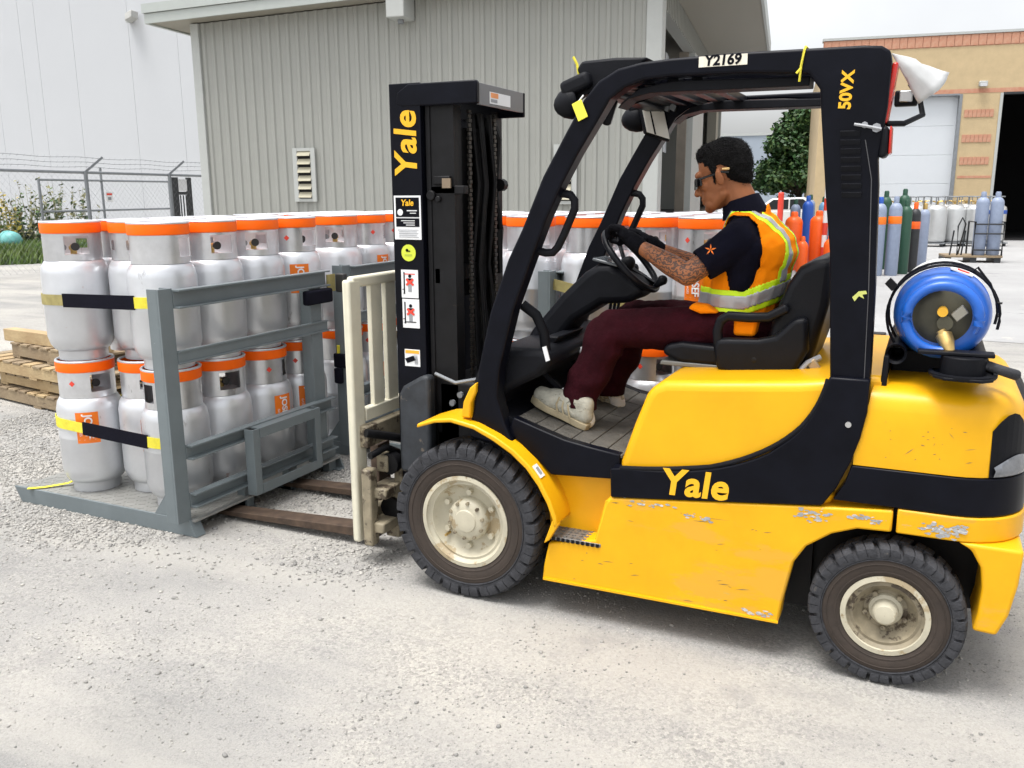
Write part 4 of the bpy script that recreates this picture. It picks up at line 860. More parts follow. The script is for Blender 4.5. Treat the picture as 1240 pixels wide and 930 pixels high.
# scuffed bare metal on the counterweight corner and lower panel (raised chips of their own shape)
def chips(f):
    m = MB(); m2 = MB()
    for (px, pz, n, sx, sz) in ((1.78, .585, 34, .07, .018), (1.86, .60, 26, .03, .03), (1.35, .575, 16, .05, .02), (1.53, .585, 12, .05, .015), (.75, .525, 8, .07, .01), (1.22, .17, 10, .06, .012), (.95, .50, 6, .05, .01)):
        for _ in range(int(n*2.6)):
            x, z = px+random.gauss(0, sx*.6), pz+random.gauss(0, sz*.6); r_ = random.uniform(.0015, .009); nn = random.randint(5, 8)
            if x > 1.83 or (x > 1.245 and z < .45): continue
            pp = [(x+r_*random.uniform(.5, 1.4)*1.5*math.cos(2*PI*k/nn), f(.0245 if x > 1.61 else .0245), z+r_*random.uniform(.3, .9)*math.sin(2*PI*k/nn)) for k in range(nn)]
            if min(p[2] for p in pp) < .15 or max(p[2] for p in pp) > .6+.02*(x > 1.6) or (x < 1.3 and max(p[2] for p in pp) > .54): continue
            (m if random.random() < .75 else m2).add([(p[0], p[1]+random.uniform(-.0004, .0004), p[2]) for p in pp], [tuple(range(nn))])
    fk(m, 'paint_chips', mat('bare_primer', (.33, .34, .35), .6, var=.25, scale=40), smooth=0, kind='stuff'); fk(m2, 'paint_chips', mat('old_primer', (.55, .53, .5), .6, var=.2, scale=40), smooth=0, kind='stuff')
chips(lambda t: t)
m = MB()
for _ in range(46):
    x, z = random.uniform(.45, 1.6), random.choice((random.gauss(.50, .02), random.gauss(.43, .05), random.gauss(.25, .07)))
    L, a = random.expovariate(1/.03)+.008, random.gauss(.05, .12); z = max(.165, min(.508, z))
    if x+L > 1.29 or x < .40 or (x < .62 and z > .33): continue
    d = Vector((math.cos(a)*L, 0, math.sin(a)*L)); p = Vector((x, .0252, z)); w_ = Vector((0, 0, random.uniform(.0006, .0018)))
    m.add([p-w_*.2, p+d*.4-w_, p+d, p+d*.5+w_], [(0, 1, 2, 3)])
for _ in range(22):
    x, z = random.uniform(1.55, 1.82), random.uniform(.79, .93); L = random.expovariate(1/.012)+.004; a = random.gauss(.2, .5); p = Vector((x, .0342, z)); d = Vector((math.cos(a)*L, 0, math.sin(a)*L)); w_ = Vector((0, 0, random.uniform(.0008, .002)))
    m.add([p-w_*.2, p+d*.4-w_, p+d, p+d*.5+w_], [(0, 1, 2, 3)])
fk(m, 'scratches', mat('dark_scratch', (.20, .15, .07), .6, var=.3, scale=40), smooth=0, kind='stuff')
# floor
fz = lambda x: np.interp(x, [.05, .20, .30, .416, .52, .66], [.835, .782, .748, .712, .695, .680])
fk(MB().prism([(.04, .60)]+[(x, fz(x)-.014) for x in (.05, .2, .3, .416, .52, .66)]+[(.66, .60)], .10, YF-.10), 'floor_plate', BLKM, smooth=0)
for k in range(4):
    ys = .085+k*.248
    for i in range(6):
        xs = .20+i*.076; za, zb = fz(xs), fz(xs+.072)
        fk(MB().add([(xs, ys, za), (xs+.072, ys, zb), (xs+.072, ys+.244, zb), (xs, ys+.244, za), (xs, ys, za-.013), (xs+.072, ys, zb-.013), (xs+.072, ys+.244, zb-.013), (xs, ys+.244, za-.013)], [(3, 2, 1, 0), (4, 5, 6, 7), (0, 1, 5, 4), (1, 2, 6, 5), (2, 3, 7, 6), (3, 0, 4, 7)]), 'floor_mat', MATR, smooth=0, bev=.003)
# cowl and console
fk(MB().prism([(-.02, .60), (-.03, .86), (.02, 1.0), (.08, 1.055), (.30, 1.06), (.345, 1.02), (.285, .95), (.15, .88), (.08, .80), (.06, .60)], .13, YF-.13), 'front_cowl', BLKM, bev=.03, seg=3, smooth=45)
fk(MB().prism([(.235, 1.05), (.275, 1.045), (.30, 1.085), (.24, 1.085)], .30, .60), 'cowl_tray', BLKM, bev=.008)
fk(MB().prism([(.02, .95), (.10, 1.08), (.235, 1.235), (.34, 1.335), (.40, 1.372), (.455, 1.375), (.56, 1.315), (.605, 1.262), (.545, 1.215), (.42, 1.205), (.30, 1.13), (.22, 1.03), (.20, .95)], .47, .69), 'steering_console', BLKM, bev=.03, seg=3, smooth=45)
fk(MB().obox((.432, .55, 1.380), (.055, 0, -.012), (0, .075, 0), (.001, 0, .006)), 'display_panel', mat('display_glass', (.10, .11, .12), .12), bev=.004)
fk(MB().obox((.345, .468, .98), (.012, 0, .004), (0, .003, 0), (-.008, 0, .04)), 'data_plate', WHITEP, smooth=0)
fk(MB().obox((.318, .125, 1.045), (.008, 0, .003), (0, .003, 0), (-.008, 0, .028)), 'data_plate', WHITEP, smooth=0)
for yy, xx in ((.34, .27), (.70, .25), (.86, .25)): 
    p = fk(MB().bar([(xx-.06, yy, .93), (xx+.02, yy, .86), (xx+.01, yy, .80)], .02, .02), 'pedal_arm', BLKM); fk(MB().obox((xx+.02, yy, .82), (.045, 0, -.03), (0, .04, 0), (.008, 0, .01)), 'pedal', RUB, p, bev=.004)
for k, yy in enumerate((.80, .86, .92)):
    p = fk(MB().tube([(.33, yy, 1.02), (.36, yy, 1.22), (.42, yy, 1.31)], .008, 8), 'lever', BLKM); fk(MB().ell((.425, yy, 1.32), (.018, .018, .024)), 'lever_knob', VINYL, p)
# steering wheel
sw_c = Vector((.512, .58, 1.382)); sw_d = Vector((.205, 0, -.226)).normalized(); sw_y = Vector((0, 1, 0)); sw_n = Vector((.74, 0, .672)).normalized()
ring = lambda r_, n, off=0: [sw_c+sw_n*off+(sw_d*math.cos(2*PI*k/n)+sw_y*math.sin(2*PI*k/n))*r_ for k in range(n)]
w = fk(MB().tube(ring(.158, 40), .0135, 10, True, sw_n), 'steering_wheel', VINYL, smooth=60)
for a in (.5, 2.6, 4.7): fk(MB().bar([sw_c+sw_n*-.03, sw_c+(sw_d*math.cos(a)+sw_y*math.sin(a))*.155], .024, .010, sw_n), 'spoke', VINYL, w, bev=.003)
fk(MB().cap(sw_c-sw_n*.05, .035, sw_c-sw_n*.015, .03), 'hub', BLKM, w); fk(MB().tube([sw_c-sw_n*.02, sw_c-sw_n*.14], .03, 12), 'steering_column', BLKM, w)
fk(MB().cap(sw_c+sw_d*.15+sw_n*.012, .010, sw_c+sw_d*.15+sw_n*.05, .022), 'spinner_knob', VINYL, w)
# overhead guard : side frames
inn = [(1.383, 1.02), (1.374, 1.155), (1.352, 1.47), (1.331, 1.62), (1.302, 1.86), (1.288, 1.98), (1.25, 2.030), (1.044, 2.043), (.80, 2.046), (.71, 2.040), (.645, 2.020), (.588, 1.982), (.539, 1.905), (.470, 1.80), (.410, 1.695), (.348, 1.568), (.287, 1.417), (.212, 1.225), (.148, .985), (.136, .87), (.168, .765), (.22, .655)]
out = [(.20, .66), (.01, .69), (.006, .72), (.030, .80), (.056, .98), (.112, 1.21), (.190, 1.415), (.248, 1.528), (.334, 1.722), (.420, 1.869), (.490, 1.985), (.545, 2.045), (.615, 2.082), (.70, 2.098), (.80, 2.104), (1.04, 2.108), (1.41, 2.103), (1.462, 2.098), (1.488, 2.082), (1.494, 2.05), (1.492, 1.916), (1.476, 1.76), (1.484, 1.68), (1.499, 1.353), (1.506, 1.10), (1.506, 1.02)]
G_ = {}
def guard(f):
    near = f(0) == 0; cl_ = (lambda P_: P_) if near else (lambda P_: [(x if x < 1.25 else (min(x-.06, 1.415) if z < 1.95 else x-.05), z if x < .72 else min(z, 2.062)) for x, z in P_])
    yy = sorted((f(.048), f(.125))); g = fk(MB().prism(cl_(inn)+cl_(out), *yy), 'overhead_guard', BLK, bev=.018, seg=3, smooth=40); G_[f(0)] = g
    # inner ledge of the beam and rear pillar flange
    y2 = sorted((f(.10), f(.21))); fk(MB().prism([(.60, 1.955), (.64, 1.985), (.72, 2.002), (1.25, 1.997), (1.25, 2.026), (.80, 2.038), (.68, 2.02), (.615, 1.975)], *y2), 'beam_ledge', BLKM, g, smooth=0, bev=.004)
    y3 = sorted((f(.044), f(.0485))); pass
    for k in (range(8) if near else ()):
        z = 1.85-k*.027; x = 1.358+.0025*k; fk(MB().add([(x, f(.046), z), (x+.060, f(.046), z), (x+.061, f(.046), z-.018), (x+.001, f(.046), z-.018), (x+.002, f(.040), z-.003), (x+.060, f(.040), z-.003), (x+.06, f(.046), z-.0175), (x+.002, f(.046), z-.0175)], [(0, 1, 5, 4), (4, 5, 6, 7), (0, 4, 7, 3), (1, 2, 6, 5)]), 'vent_slot', BLKM, g, smooth=0)
    if near: fk(MB().tube([(1.435, f(.046), 1.82), (1.462, f(.046), 1.70), (1.480, f(.046), 1.35), (1.488, f(.046), 1.06)], .0016, 6), 'edge_wire', mat('dull_wire', (.07, .07, .075), .5), g)
    if near: fk(MB().cyl((1.452, 0, .905), .010, f(.023), f(.016), 'y', 10), 'panel_bolt', CLEAR, g)
guard(lambda t: t); guard(lambda t: 1.06-t)
bx = MB()
for x in (.50, 1.34): fk(MB().box(x-.035, x+.045, .126, .934, 2.03 if x > 1 else 2.01, 2.06 if x > 1 else 2.04), 'guard_crossbar', BLK, bev=.012)
for k in range(4): fk(MB().box(.60+k*.085, .64+k*.085, .126, .934, 2.03, 2.06), 'roof_bar', BLK, bev=.004)
fk(MB().box(.56, 1.34, .215, .30, 2.03, 2.06), 'roof_plate', BLK, bev=.004)
fk(MB().prism([(.43, 2.10), (.45, 2.128), (.58, 2.132), (.70, 2.125), (.66, 2.09), (.56, 2.03), (.475, 2.035)], .13, .95), 'roof_visor', BLKM, bev=.01)
m = MB()
for k in range(5): m.obox((.46+k*.03, .93, 2.025), (.012, 0, -.006), (0, .02, 0), (.004, 0, .012))
fk(m, 'cable_clip', GALV, smooth=0)
# lamps under the visor
def lamp(yc, dx=0):
    c = Vector((.408+dx, yc, 1.985)); a = Vector((-.80, -.25, -.20)).normalized(); b_ = a.cross(Vector((0, 1, 0))).normalized(); d_ = a.cross(b_); m = MB(); rings = []
    for t, r_ in ((.085, .012), (.075, .032), (.05, .055), (.015, .070), (-.02, .075), (-.03, .070)): rings.append([c+a*t*.75+(b_*math.cos(2*PI*k/20)+d_*math.sin(2*PI*k/20))*r_*.82 for k in range(20)])
    l_ = fk(m.loft(rings), 'head_lamp', BLKM, smooth=50); fk(MB().obox(c+Vector((.03, .0, .06)), (.055, 0, .02), (0, .05, 0), (-.01, 0, .028)), 'lamp_hood', BLKM, l_, bev=.018, seg=3); fk(MB().bar([c, c+Vector((.10, .0, .06))], .03, .02), 'lamp_bracket', BLKM, l_)
lamp(.14); lamp(.93)
# mirrors
def mirror(c, xd, zd, w, h, face, sg_=1):
    c, xd, zd = Vector(c), Vector(xd).normalized(), Vector(zd).normalized(); n = xd.cross(zd).normalized()
    b = fk(MB().obox(c, xd*w, zd*h, n*.018), 'mirror', BLKM, bev=.014, seg=3); fk(MB().obox(c-n*.0185*sg_, xd*(w-.007), zd*(h-.007), n*.002), 'mirror_face', face, b, bev=.006)
    return c, n, b
c, n, b_ = mirror((.500, .905, 1.962), (.80, .55, -.28), (-.25, 0.05, .97), .062, .068, MIRR, -1)
fk(MB().obox(c+n*.0215-Vector((.012, .008, 0)), Vector((.003, .002, -.001)), Vector((-.015, .003, .054)), n*.001), 'mirror_seam', BLKM, b_, smooth=0); fk(MB().tube([c-n*.02, c+Vector((.03, .08, .08))], .008, 6), 'mirror_arm', BLKM, b_)
c, n, b_ = mirror((.535, .20, 1.955), (.35, -.9, -.12), (.3, .0, .95), .035, .05, CLEAR)
# grab handle
def handle(f): fk(MB().tube([(.36, f(.10), 1.660), (.40, f(.10), 1.660), (.425, f(.10), 1.655), (.441, f(.10), 1.635), (.442, f(.10), 1.605), (.40, f(.10), 1.51), (.375, f(.10), 1.462), (.355, f(.10), 1.442), (.325, f(.10), 1.440), (.27, f(.10), 1.452)], .0155, 10, upv=(0, 1, 0)), 'grab_handle', BLKM, smooth=60)
handle(lambda t: t); handle(lambda t: 1.06-t)
fk(MB().tube([(.20, .16, 1.23), (.255, .17, 1.19), (.285, .18, 1.12), (.29, .19, 1.04)], .021, 10, upv=(0, 1, 0)), 'cowl_brace', BLKM, smooth=60)
# rear lamp, wiring, plastic bag bracket
t_ = fk(MB().prism([(1.495, 2.05), (1.512, 2.05), (1.492, 1.87), (1.476, 1.87)], .07, .17), 'tail_lamp', REDL, bev=.006)
fk(MB().prism([(1.478, 1.86), (1.500, 1.86), (1.503, 1.78), (1.497, 1.765), (1.474, 1.765)], .05, .16), 'lamp_housing', BLKM, t_, bev=.01); fk(MB().prism([(1.503, 1.86), (1.509, 1.86), (1.511, 1.78), (1.504, 1.775)], .055, .155), 'red_lens', REDL, t_, bev=.003)
fk(MB().tube([(1.49, .10, 1.87), (1.54, .12, 1.87), (1.59, .20, 1.90), (1.575, .24, 1.96), (1.545, .22, 2.0)], .009, 8), 'wire_loop', BLKM, t_)
fk(MB().cyl((1.43, 0, 1.865), .010, .048, .038, 'y', 8).cyl((1.465, 0, 1.855), .014, .048, .036, 'y', 8).tube([(1.40, .042, 1.868), (1.43, .036, 1.862), (1.48, .036, 1.85)], .005, 6), 'wire_clip', GREYP, t_)
fk(MB().box(1.50, 1.57, .26, .30, 1.935, 1.985), 'beacon_bracket', BLKM, t_, bev=.006); fk(MB().obox((1.535, .255, 1.965), (.02, 0, 0), (0, .006, 0), (0, 0, .018)), 'bracket_plate', CLEAR, t_, bev=.003)
# mast
def mastside(f):
    def B(name, x0, x1, a, b, z0, z1, m_=BLK, p=None, **k): y = sorted((f(a), f(b))); return fk(MB().box(x0, x1, y[0], y[1], z0, z1), name, m_, p, **k)
    o = B('mast_rail', -.465, -.315, .27, .288, .09, 2.112, bev=.004); B('rail_flange', -.465, -.445, .289, .36, .09, 2.11, p=o, smooth=0); B('rail_flange', -.335, -.315, .289, .35, .09, 2.02, p=o, smooth=0)
    B('inner_rail', -.305, -.285, .295, .36, .12, 2.02, GREASE, smooth=0); B('inner_rail', -.285, -.175, .30, .316, .12, 2.02, GREASE, smooth=0); B('inner_rail', -.193, -.175, .317, .37, .12, 2.02, GREASE, smooth=0)
    fk(MB().tube([(-.25, f(.385), .15), (-.25, f(.385), 1.2), (-.25, f(.385), 1.95)], .034, 14), 'lift_cylinder', GREASE); fk(MB().tube([(-.25, f(.385), 1.62), (-.25, f(.385), 1.68)], .042, 14), 'cylinder_gland', GREASE)
    m = MB()
    for k in range(95): m.box(-.165+.003*(k % 2), -.153-.003*(k % 2), f(.41)-.012, f(.41)+.012, .3+k*.018, .3145+k*.018)
    fk(m, 'lift_chain', CHAIN, smooth=0)
mf = lambda t: 1.06-t
mastside(lambda t: t); mastside(mf)
for i, (y, x) in enumerate(((.50, -.19), (.525, -.17), (.56, -.18), (.60, -.16))): fk(MB().tube([(x, y, 2.0), (x+.02, y+.01, 1.7), (x-.01, y, 1.35), (x+.01, y+.015*i, 1.0), (x+.03, y, .7), (x+.05, y+.02, .5)], .011, 8), 'hydraulic_hose', GREASE, smooth=60)
fk(MB().tube([(-.27, .34, 1.38), (-.24, .33, 1.33), (-.21, .335, 1.2), (-.20, .34, 1.05)], .016, 8), 'hydraulic_hose', BLKM, smooth=60)
fk(MB().box(-.30, -.285, .30, .76, 1.2, 1.95), 'mast_shadow_plate', GREASE, smooth=0)  # dark plate stands in for the shade between the mast rails
for z in (.55, 1.28): fk(MB().box(-.28, -.25, .30, .76, z, z+.07), 'mast_crossmember', GREASE, bev=.004)
fk(MB().box(-.30, -.13, .30, .34, 1.66, 1.695).box(-.27, -.19, .285, .32, 1.70, 1.735).cyl((-.285, 0, 1.655), .022, .285, .33, 'y', 10).cyl((-.25, 0, 1.64), .014, .285, .33, 'y', 8), 'hose_bracket', GREASE, bev=.004)
fk(MB().obox((-.205, .287, 1.705), (.02, 0, 0), (0, .004, 0), (0, 0, .02)), 'bracket_plate', mat('tan_plate', (.20, .15, .10), .5), smooth=0)
fk(MB().cyl((-.155, 0, 1.70), .028, .69, .725, 'y', 10), 'hose_sheave', GREASE); fk(MB().tube([(-.19, .70, 1.98), (-.17, .715, 1.9), (-.185, .71, 1.75), (-.175, .70, 1.64), (-.16, .705, 1.5), (-.17, .71, 1.3)], .016, 8), 'hydraulic_hose', GREASE)
# crosshead on top
ch = fk(MB().prism([(-.43, 2.03), (-.425, 2.075), (-.37, 2.108), (-.055, 2.108), (-.048, 2.10), (-.048, 2.018), (-.40, 2.018)], .268, .296), 'mast_crosshead', BLK, bev=.006)
fk(MB().box(-.40, -.062, .297, .74, 2.085, 2.10), 'top_plate', BLK, ch, bev=.004); fk(MB().box(-.064, -.052, .297, .728, 2.014, 2.0995), 'rear_plate', mat('grey_sheen_paint', (.10, .105, .115), .35, coat=.3), ch, smooth=0, bev=.002); fk(MB().box(-.40, -.05, .729, .745, 1.995, 2.10), 'end_plate', BLK, ch, bev=.004)
s0 = fk(MB().box(-.0515, -.0505, .39, .59, 2.026, 2.073), 'warning_sticker', WHITEP, ch, smooth=0); fk(MB().box(-.0503, -.0498, .40, .47, 2.05, 2.07), 'sticker_heading', mat('orange_print', (.8, .3, .1), .5), ch, smooth=0)
fk(MB().box(-.0503, -.0498, .40, .46, 2.032, 2.045), 'sticker_print', GREYP, ch, smooth=0)
# tilt bracket / grey guard at the mast foot, yellow tilt link
fk(MB().prism([(-.425, .44), (-.42, .80), (-.40, .835), (-.30, .892), (-.265, .89), (-.262, .44)], .20, .262), 'mast_foot_cover', mat('dull_steel_blue_paint', (.022, .026, .032), .6, var=.5, scale=10, spots=[((.12, .10, .08), 12, .62, (1, 1, 1))]), bev=.02, seg=3, smooth=40)
fk(MB().tube([(-.26, .25, .895), (-.16, .25, .862), (-.05, .28, .885), (.03, .28, .94)], .008, 8), 'brake_line', GALV)
fk(MB().box(-.28, .0, .30, .86, .40, .86), 'mast_mount', GREASE, bev=.02)
for q, (x, z) in enumerate(((-.16, .80), (-.13, .74), (-.20, .76))): fk(MB().cyl((x, 0, z), .014, .30, .285, 'y', 8), 'mount_bolt', GALV, smooth=25)
fk(MB().prism([(-.015, .775), (-.005, .84), (.025, .90), (.055, .925), (.052, .885), (.03, .84), (.025, .775)], .03, .07), 'tilt_link', YEL, bev=.006, smooth=40)
# carriage, backrest and forks
CX = -.62
br = fk(MB().box(CX-.02, CX+.02, .115, .205, .10, 1.30), 'load_backrest', CREAMB, bev=.012, seg=3); fk(MB().box(CX-.02, CX+.02, .885, .975, .10, 1.30), 'backrest_side', CREAMB, br, bev=.012, seg=3)
fk(MB().box(CX-.019, CX+.019, .15, .94, 1.262, 1.312), 'top_bar', CREAMB, br, bev=.012, seg=3)
for y in (.29, .41, .53, .65, .77): fk(MB().box(CX-.012, CX+.012, y, y+.085, .70, 1.264), 'backrest_slat', CREAMB, br, smooth=0, bev=.004)
fk(MB().box(CX-.02, CX+.022, .206, .884, .655, .712), 'lower_bar', CREAMB, br, bev=.004)
fk(MB().box(CX+.015, CX+.06, .15, .94, .545, .645), 'carriage_bar', CREAMD, bev=.006); fk(MB().box(CX+.0, CX+.06, .15, .94, .16, .25), 'carriage_bar', CREAMD, bev=.006)
m = MB()
for (y0, y1, z0, z1, x0, x1) in ((.10, .16, .10, .46, -.57, -.52), (.21, .29, .42, .50, -.56, -.50), (.13, .30, .32, .37, -.56, -.46), (.24, .30, .10, .36, -.54, -.47), (.12, .30, .16, .21, -.56, -.47), (.26, .29, .2, .46, -.50, -.455)): m.box(x0, x1, y0, y1, z0, z1)
fk(m, 'carriage_bracket', CREAMD, bev=.008)
fk(MB().tube([(-.53, .12, .52), (-.51, .22, .54), (-.50, .30, .50), (-.5, .3, .44)], .016, 8).tube([(-.56, .14, .62), (-.5, .26, .58), (-.48, .34, .55)], .02, 8), 'carriage_hose', GREASE, smooth=60)
for z in (.46, .25): fk(MB().cyl((-.50, 0, z), .05, .22, .27, 'y', 16), 'carriage_roller', GREASE)
for y in (.29, .79):
    f_ = MB(); pts = [(-.60, .52), (-.60, .09), (-.64, .045), (-1.45, .025), (-1.80, .022), (-1.80, .034), (-1.45, .055), (-.70, .092), (-.645, .12), (-.645, .52)]
    fk(f_.prism(pts, y, y+.10), 'fork', RUST, bev=.004)
# seat
fk(MB().prism([(.72, 1.04), (.735, 1.075), (.80, 1.09), (1.10, 1.075), (1.16, 1.05), (1.16, 1.0), (.80, 1.005)], .34, .82), 'seat_cushion', VINYL, bev=.028, seg=4, smooth=50)
fk(MB().prism([(.715, .995), (.72, 1.012), (1.2, 1.005), (1.2, .985)], .34, .82), 'seat_base', mat('seat_pan_grey', (.18, .18, .17), .5, .3), bev=.004)
fk(MB().prism([(1.10, 1.02), (1.14, 1.20), (1.185, 1.33), (1.225, 1.395), (1.275, 1.42), (1.335, 1.432), (1.345, 1.40), (1.335, 1.26), (1.30, 1.10), (1.27, 1.0), (1.16, .99)], .33, .83), 'seat_back', VINYL, bev=.035, seg=4, smooth=50)
def wing(f):
    y = sorted((f(.285), f(.335))); w_ = fk(MB().prism([(.935, 1.09), (.945, 1.12), (.985, 1.125), (1.10, 1.13), (1.16, 1.145), (1.22, 1.21), (1.27, 1.22), (1.28, 1.10), (1.24, 1.01), (1.19, .985), (1.0, .985), (.95, 1.0)], *y), 'hip_restraint', VINYL, bev=.02, seg=4, smooth=50)
    fk(MB().sweep([(.955, f(.31), 1.06), (.945, f(.31), 1.15), (.955, f(.31), 1.19), (.985, f(.31), 1.207), (1.06, f(.31), 1.205), (1.13, f(.31), 1.21), (1.20, f(.31), 1.25)], [(-.018, -.017), (.018, -.017), (.018, .017), (-.018, .017)], (0, 1, 0)), 'restraint_arch', VINYL, w_, bev=.012, seg=3, smooth=50)
    fk(MB().ell((1.09, f(.287) if f(0) == 0 else f(.287), 1.05), (.012, .004, .012)), 'restraint_bolt', GREASE, w_)
wing(lambda t: t); wing(lambda t: 1.16-t)
bk = fk(MB().obox((1.265, .31, 1.015), (.05, 0, .035), (0, .006, 0), (-.014, 0, .02)), 'belt_buckle', mat('buckle_tan', (.42, .33, .22), .4, .3), bev=.006)
for k in range(3): fk(MB().obox((1.24+k*.022, .302, .998+k*.0155), (.004, 0, .003), (0, .003, 0), (-.012, 0, .017)), 'buckle_bar', DKV, bk, smooth=0)
fk(MB().tube([(1.24, .30, 1.0), (1.28, .31, 1.05), (1.32, .33, 1.07)], .012, 8), 'belt_webbing', GREYP, bk)
# lpg cradle
for x in (1.575, 1.815): fk(MB().lathe([(.034, .12), (.034, .70), (.026, .70), (.026, .13), (.034, .12)], (x, 0, 1.135 if x < 1.7 else 1.125), 'y', 18), 'cradle_tube', BLKM)
for y in (.30, .58): fk(MB().box(1.56, 1.85, y, y+.06, 1.03, 1.125), 'cradle_foot', BLKM, bev=.006)
fk(MB().prism([(1.535, 1.01), (1.556, 1.01), (1.556, 1.13), (1.54, 1.13)], .10, .66), 'cradle_side', BLKM, bev=.004)
fk(MB().lathe([(.095, 1.083), (.10, 1.09), (.10, 1.097), (.088, 1.10)], (1.775, .02+.06, 0), 'z', 24), 'cradle_hinge', BLKM); fk(MB().cyl((1.775, .08, 0), .066, 1.09, 1.152, 'z', 24).box(1.64, 1.86, .05, .11, 1.152, 1.165), 'cradle_latch', BLKM, bev=.004)
fk(MB().prism([(1.69, .02), (1.72, -.015), (1.83, -.02), (1.86, .01), (1.86, .14), (1.69, .14)], 1.084, 1.094, 'z'), 'cradle_plate', BLKM, bev=.003)
fk(MB().tube([(1.84, .08, 1.125), (1.88, .07, 1.115), (1.925, .09, 1.10), (1.93, .13, 1.09), (1.88, .16, 1.10), (1.83, .15, 1.115)], .016, 10), 'fuel_hose', RUB, smooth=60)
fk(MB().tube([(1.735, .10, 1.145), (1.765, .07, 1.135), (1.80, .06, 1.15), (1.84, .07, 1.12)], .010, 8), 'fuel_hose', RUB, smooth=60)
rg = arc((1.702, 1.262), .166, R(-12), R(215), 26)
fk(MB().tube([(x, .17, z) for x, z in rg], .005, 6), 'clamp_ring', BLKM); fk(MB().tube([(x, .30, z) for x, z in rg], .005, 6), 'clamp_ring', BLKM)
fk(MB().tube([(1.78, .165, 1.41), (1.79, .15, 1.425), (1.83, .15, 1.375), (1.855, .16, 1.315), (1.87, .16, 1.313)], .004, 6), 'clamp_lever', GREASE)
fk(MB().obox((1.542, .17, 1.36), (.008, 0, .01), (0, .012, 0), (-.012, 0, .012)), 'clamp_latch', GREASE)
# lettering and decals
text('logo', 'Yale', .136, frame_m((.946, .0205, .6215), (1, 0, .03), (-.03, 0, 1)), DECY, FK, bold=.0040, shear=.14, spacing=1.04)
text('logo', 'Yale', .150, frame_m((-.384, .2685, 1.866), (0, 0, 1), (-1, 0, 0)), DECY, FK, bold=.0038, shear=.12, spacing=1.04)
text('model_lettering', '50VX', .050, frame_m((1.370, .0465, 1.972), (.04, 0, 1), (-1, 0, .04)), DECY, FK, bold=.0018)
pl = fk(MB().box(.899, 1.058, .0455, .0475, 2.068, 2.102), 'number_plate', mat('cream_stencil', (.75, .70, .58), .6, var=.15, scale=30), smooth=0); text('plate_number', 'Y2169', .046, frame_m((.978, .0452, 2.086), (1, 0, 0), (0, 0, 1)), BLK, FK, bold=.0016, shear=.1)
yd = .2685
def decal(x0, x1, z0, z1, m_, off=0, name='decal'): return fk(MB().box(x0, x1, yd-.0008-off, yd+.001-off, z0, z1), name, m_, smooth=0)
def mtext(s, sz, x, z, m_, off=.002, **k): return text('decal_text', s, sz, frame_m((x, yd-off, z), (1, 0, 0), (0, 0, 1)), m_, FK, depth=.0002, **k)
decal(-.455, -.322, 1.470, 1.655, WHITEP); decal(-.446, -.330, 1.565, 1.647, BLK, .001); decal(-.446, -.330, 1.524, 1.560, BLK, .001)
mtext('Yale', .036, -.388, 1.624, DECY, .0032, bold=.001, shear=.15)
fk(MB().cyl((-.424, 0, 1.585), .014, yd-.0028, yd-.0022, 'y', 14), 'seal_print', WHITEP, smooth=0)
decal(-.39, -.34, 1.590, 1.594, WHITEP, .003); decal(-.375, -.345, 1.580, 1.583, WHITEP, .003)
for k in range(3): decal(-.42+.012*k, -.352, 1.548-k*.009, 1.551-k*.009, WHITEP, .003)
for k in range(5): decal(-.44+.006*(k > 0), -.336-.008*(k % 2), 1.510-k*.0075, 1.5118-k*.0075, GREYP, .0015)
ins = fk(MB().cyl((-.389, 0, 1.413), .036, yd-.001, yd, 'y', 24), 'inspection_sticker', mat('lime_sticker', (.62, .70, .05), .5), smooth=0)
fk(MB().cyl((-.396, 0, 1.424), .007, yd-.0022, yd-.0014, 'y', 8).box(-.398, -.380, yd-.0022, yd-.0014, 1.418, 1.423), 'sticker_print', BLK, smooth=0); decal(-.408, -.372, 1.400, 1.408, mat('lime_dark', (.42, .5, .05), .5), .0015)
decal(-.430, -.345, 1.218, 1.340, WHITEP); decal(-.428, -.343, 1.086, 1.213, WHITEP)
for zb in (1.225, 1.095):
    decal(-.418, -.412, zb+.01, zb+.105, BLK, .0012, 'pictogram'); decal(-.412, -.36, zb+.095 if zb > 1.2 else zb+.015, zb+.099 if zb > 1.2 else zb+.019, REDP if zb > 1.2 else BLK, .0012, 'pictogram')
    decal(-.395, -.378, zb+.02, zb+.055, GREYP, .0012, 'pictogram'); fk(MB().cyl((-.386, 0, zb+.088), .008, yd-.0022, yd-.0012, 'y', 10), 'pictogram', BLK, smooth=0); decal(-.399, -.373, zb+.056, zb+.078, BLK, .0012, 'pictogram')
    for s_ in (1, -1): fk(MB().obox((-.386, yd-.0024, zb+.062), (.018, 0, .013*s_), (0, .0004+.0002*s_, 0), (-.003*s_, 0, .004)), 'pictogram', REDP, smooth=0)
    fk(MB().tube([(-.425, yd-.001, zb+.03), (-.413, yd-.001, zb+.03), (-.413, yd-.001, zb+.02), (-.42, yd-.001, zb+.012)], .002, 5), 'pictogram', BLK)
decal(-.424, -.346, .914, .990, WHITEP); decal(-.420, -.350, .972, .986, mat('orange_header', (.85, .42, .03), .5), .001); fk(MB().obox((-.395, yd-.0018, .945), (.022, 0, .008), (0, .0004, 0), (-.006, 0, .010)), 'pictogram', BLK, smooth=0)
for k in range(3): fk(MB().obox((-.372+k*.006, yd-.0018, .945), (.0015, 0, .006), (0, .0004, 0), (-.002, 0, .018)), 'pictogram', GREYP, smooth=0)
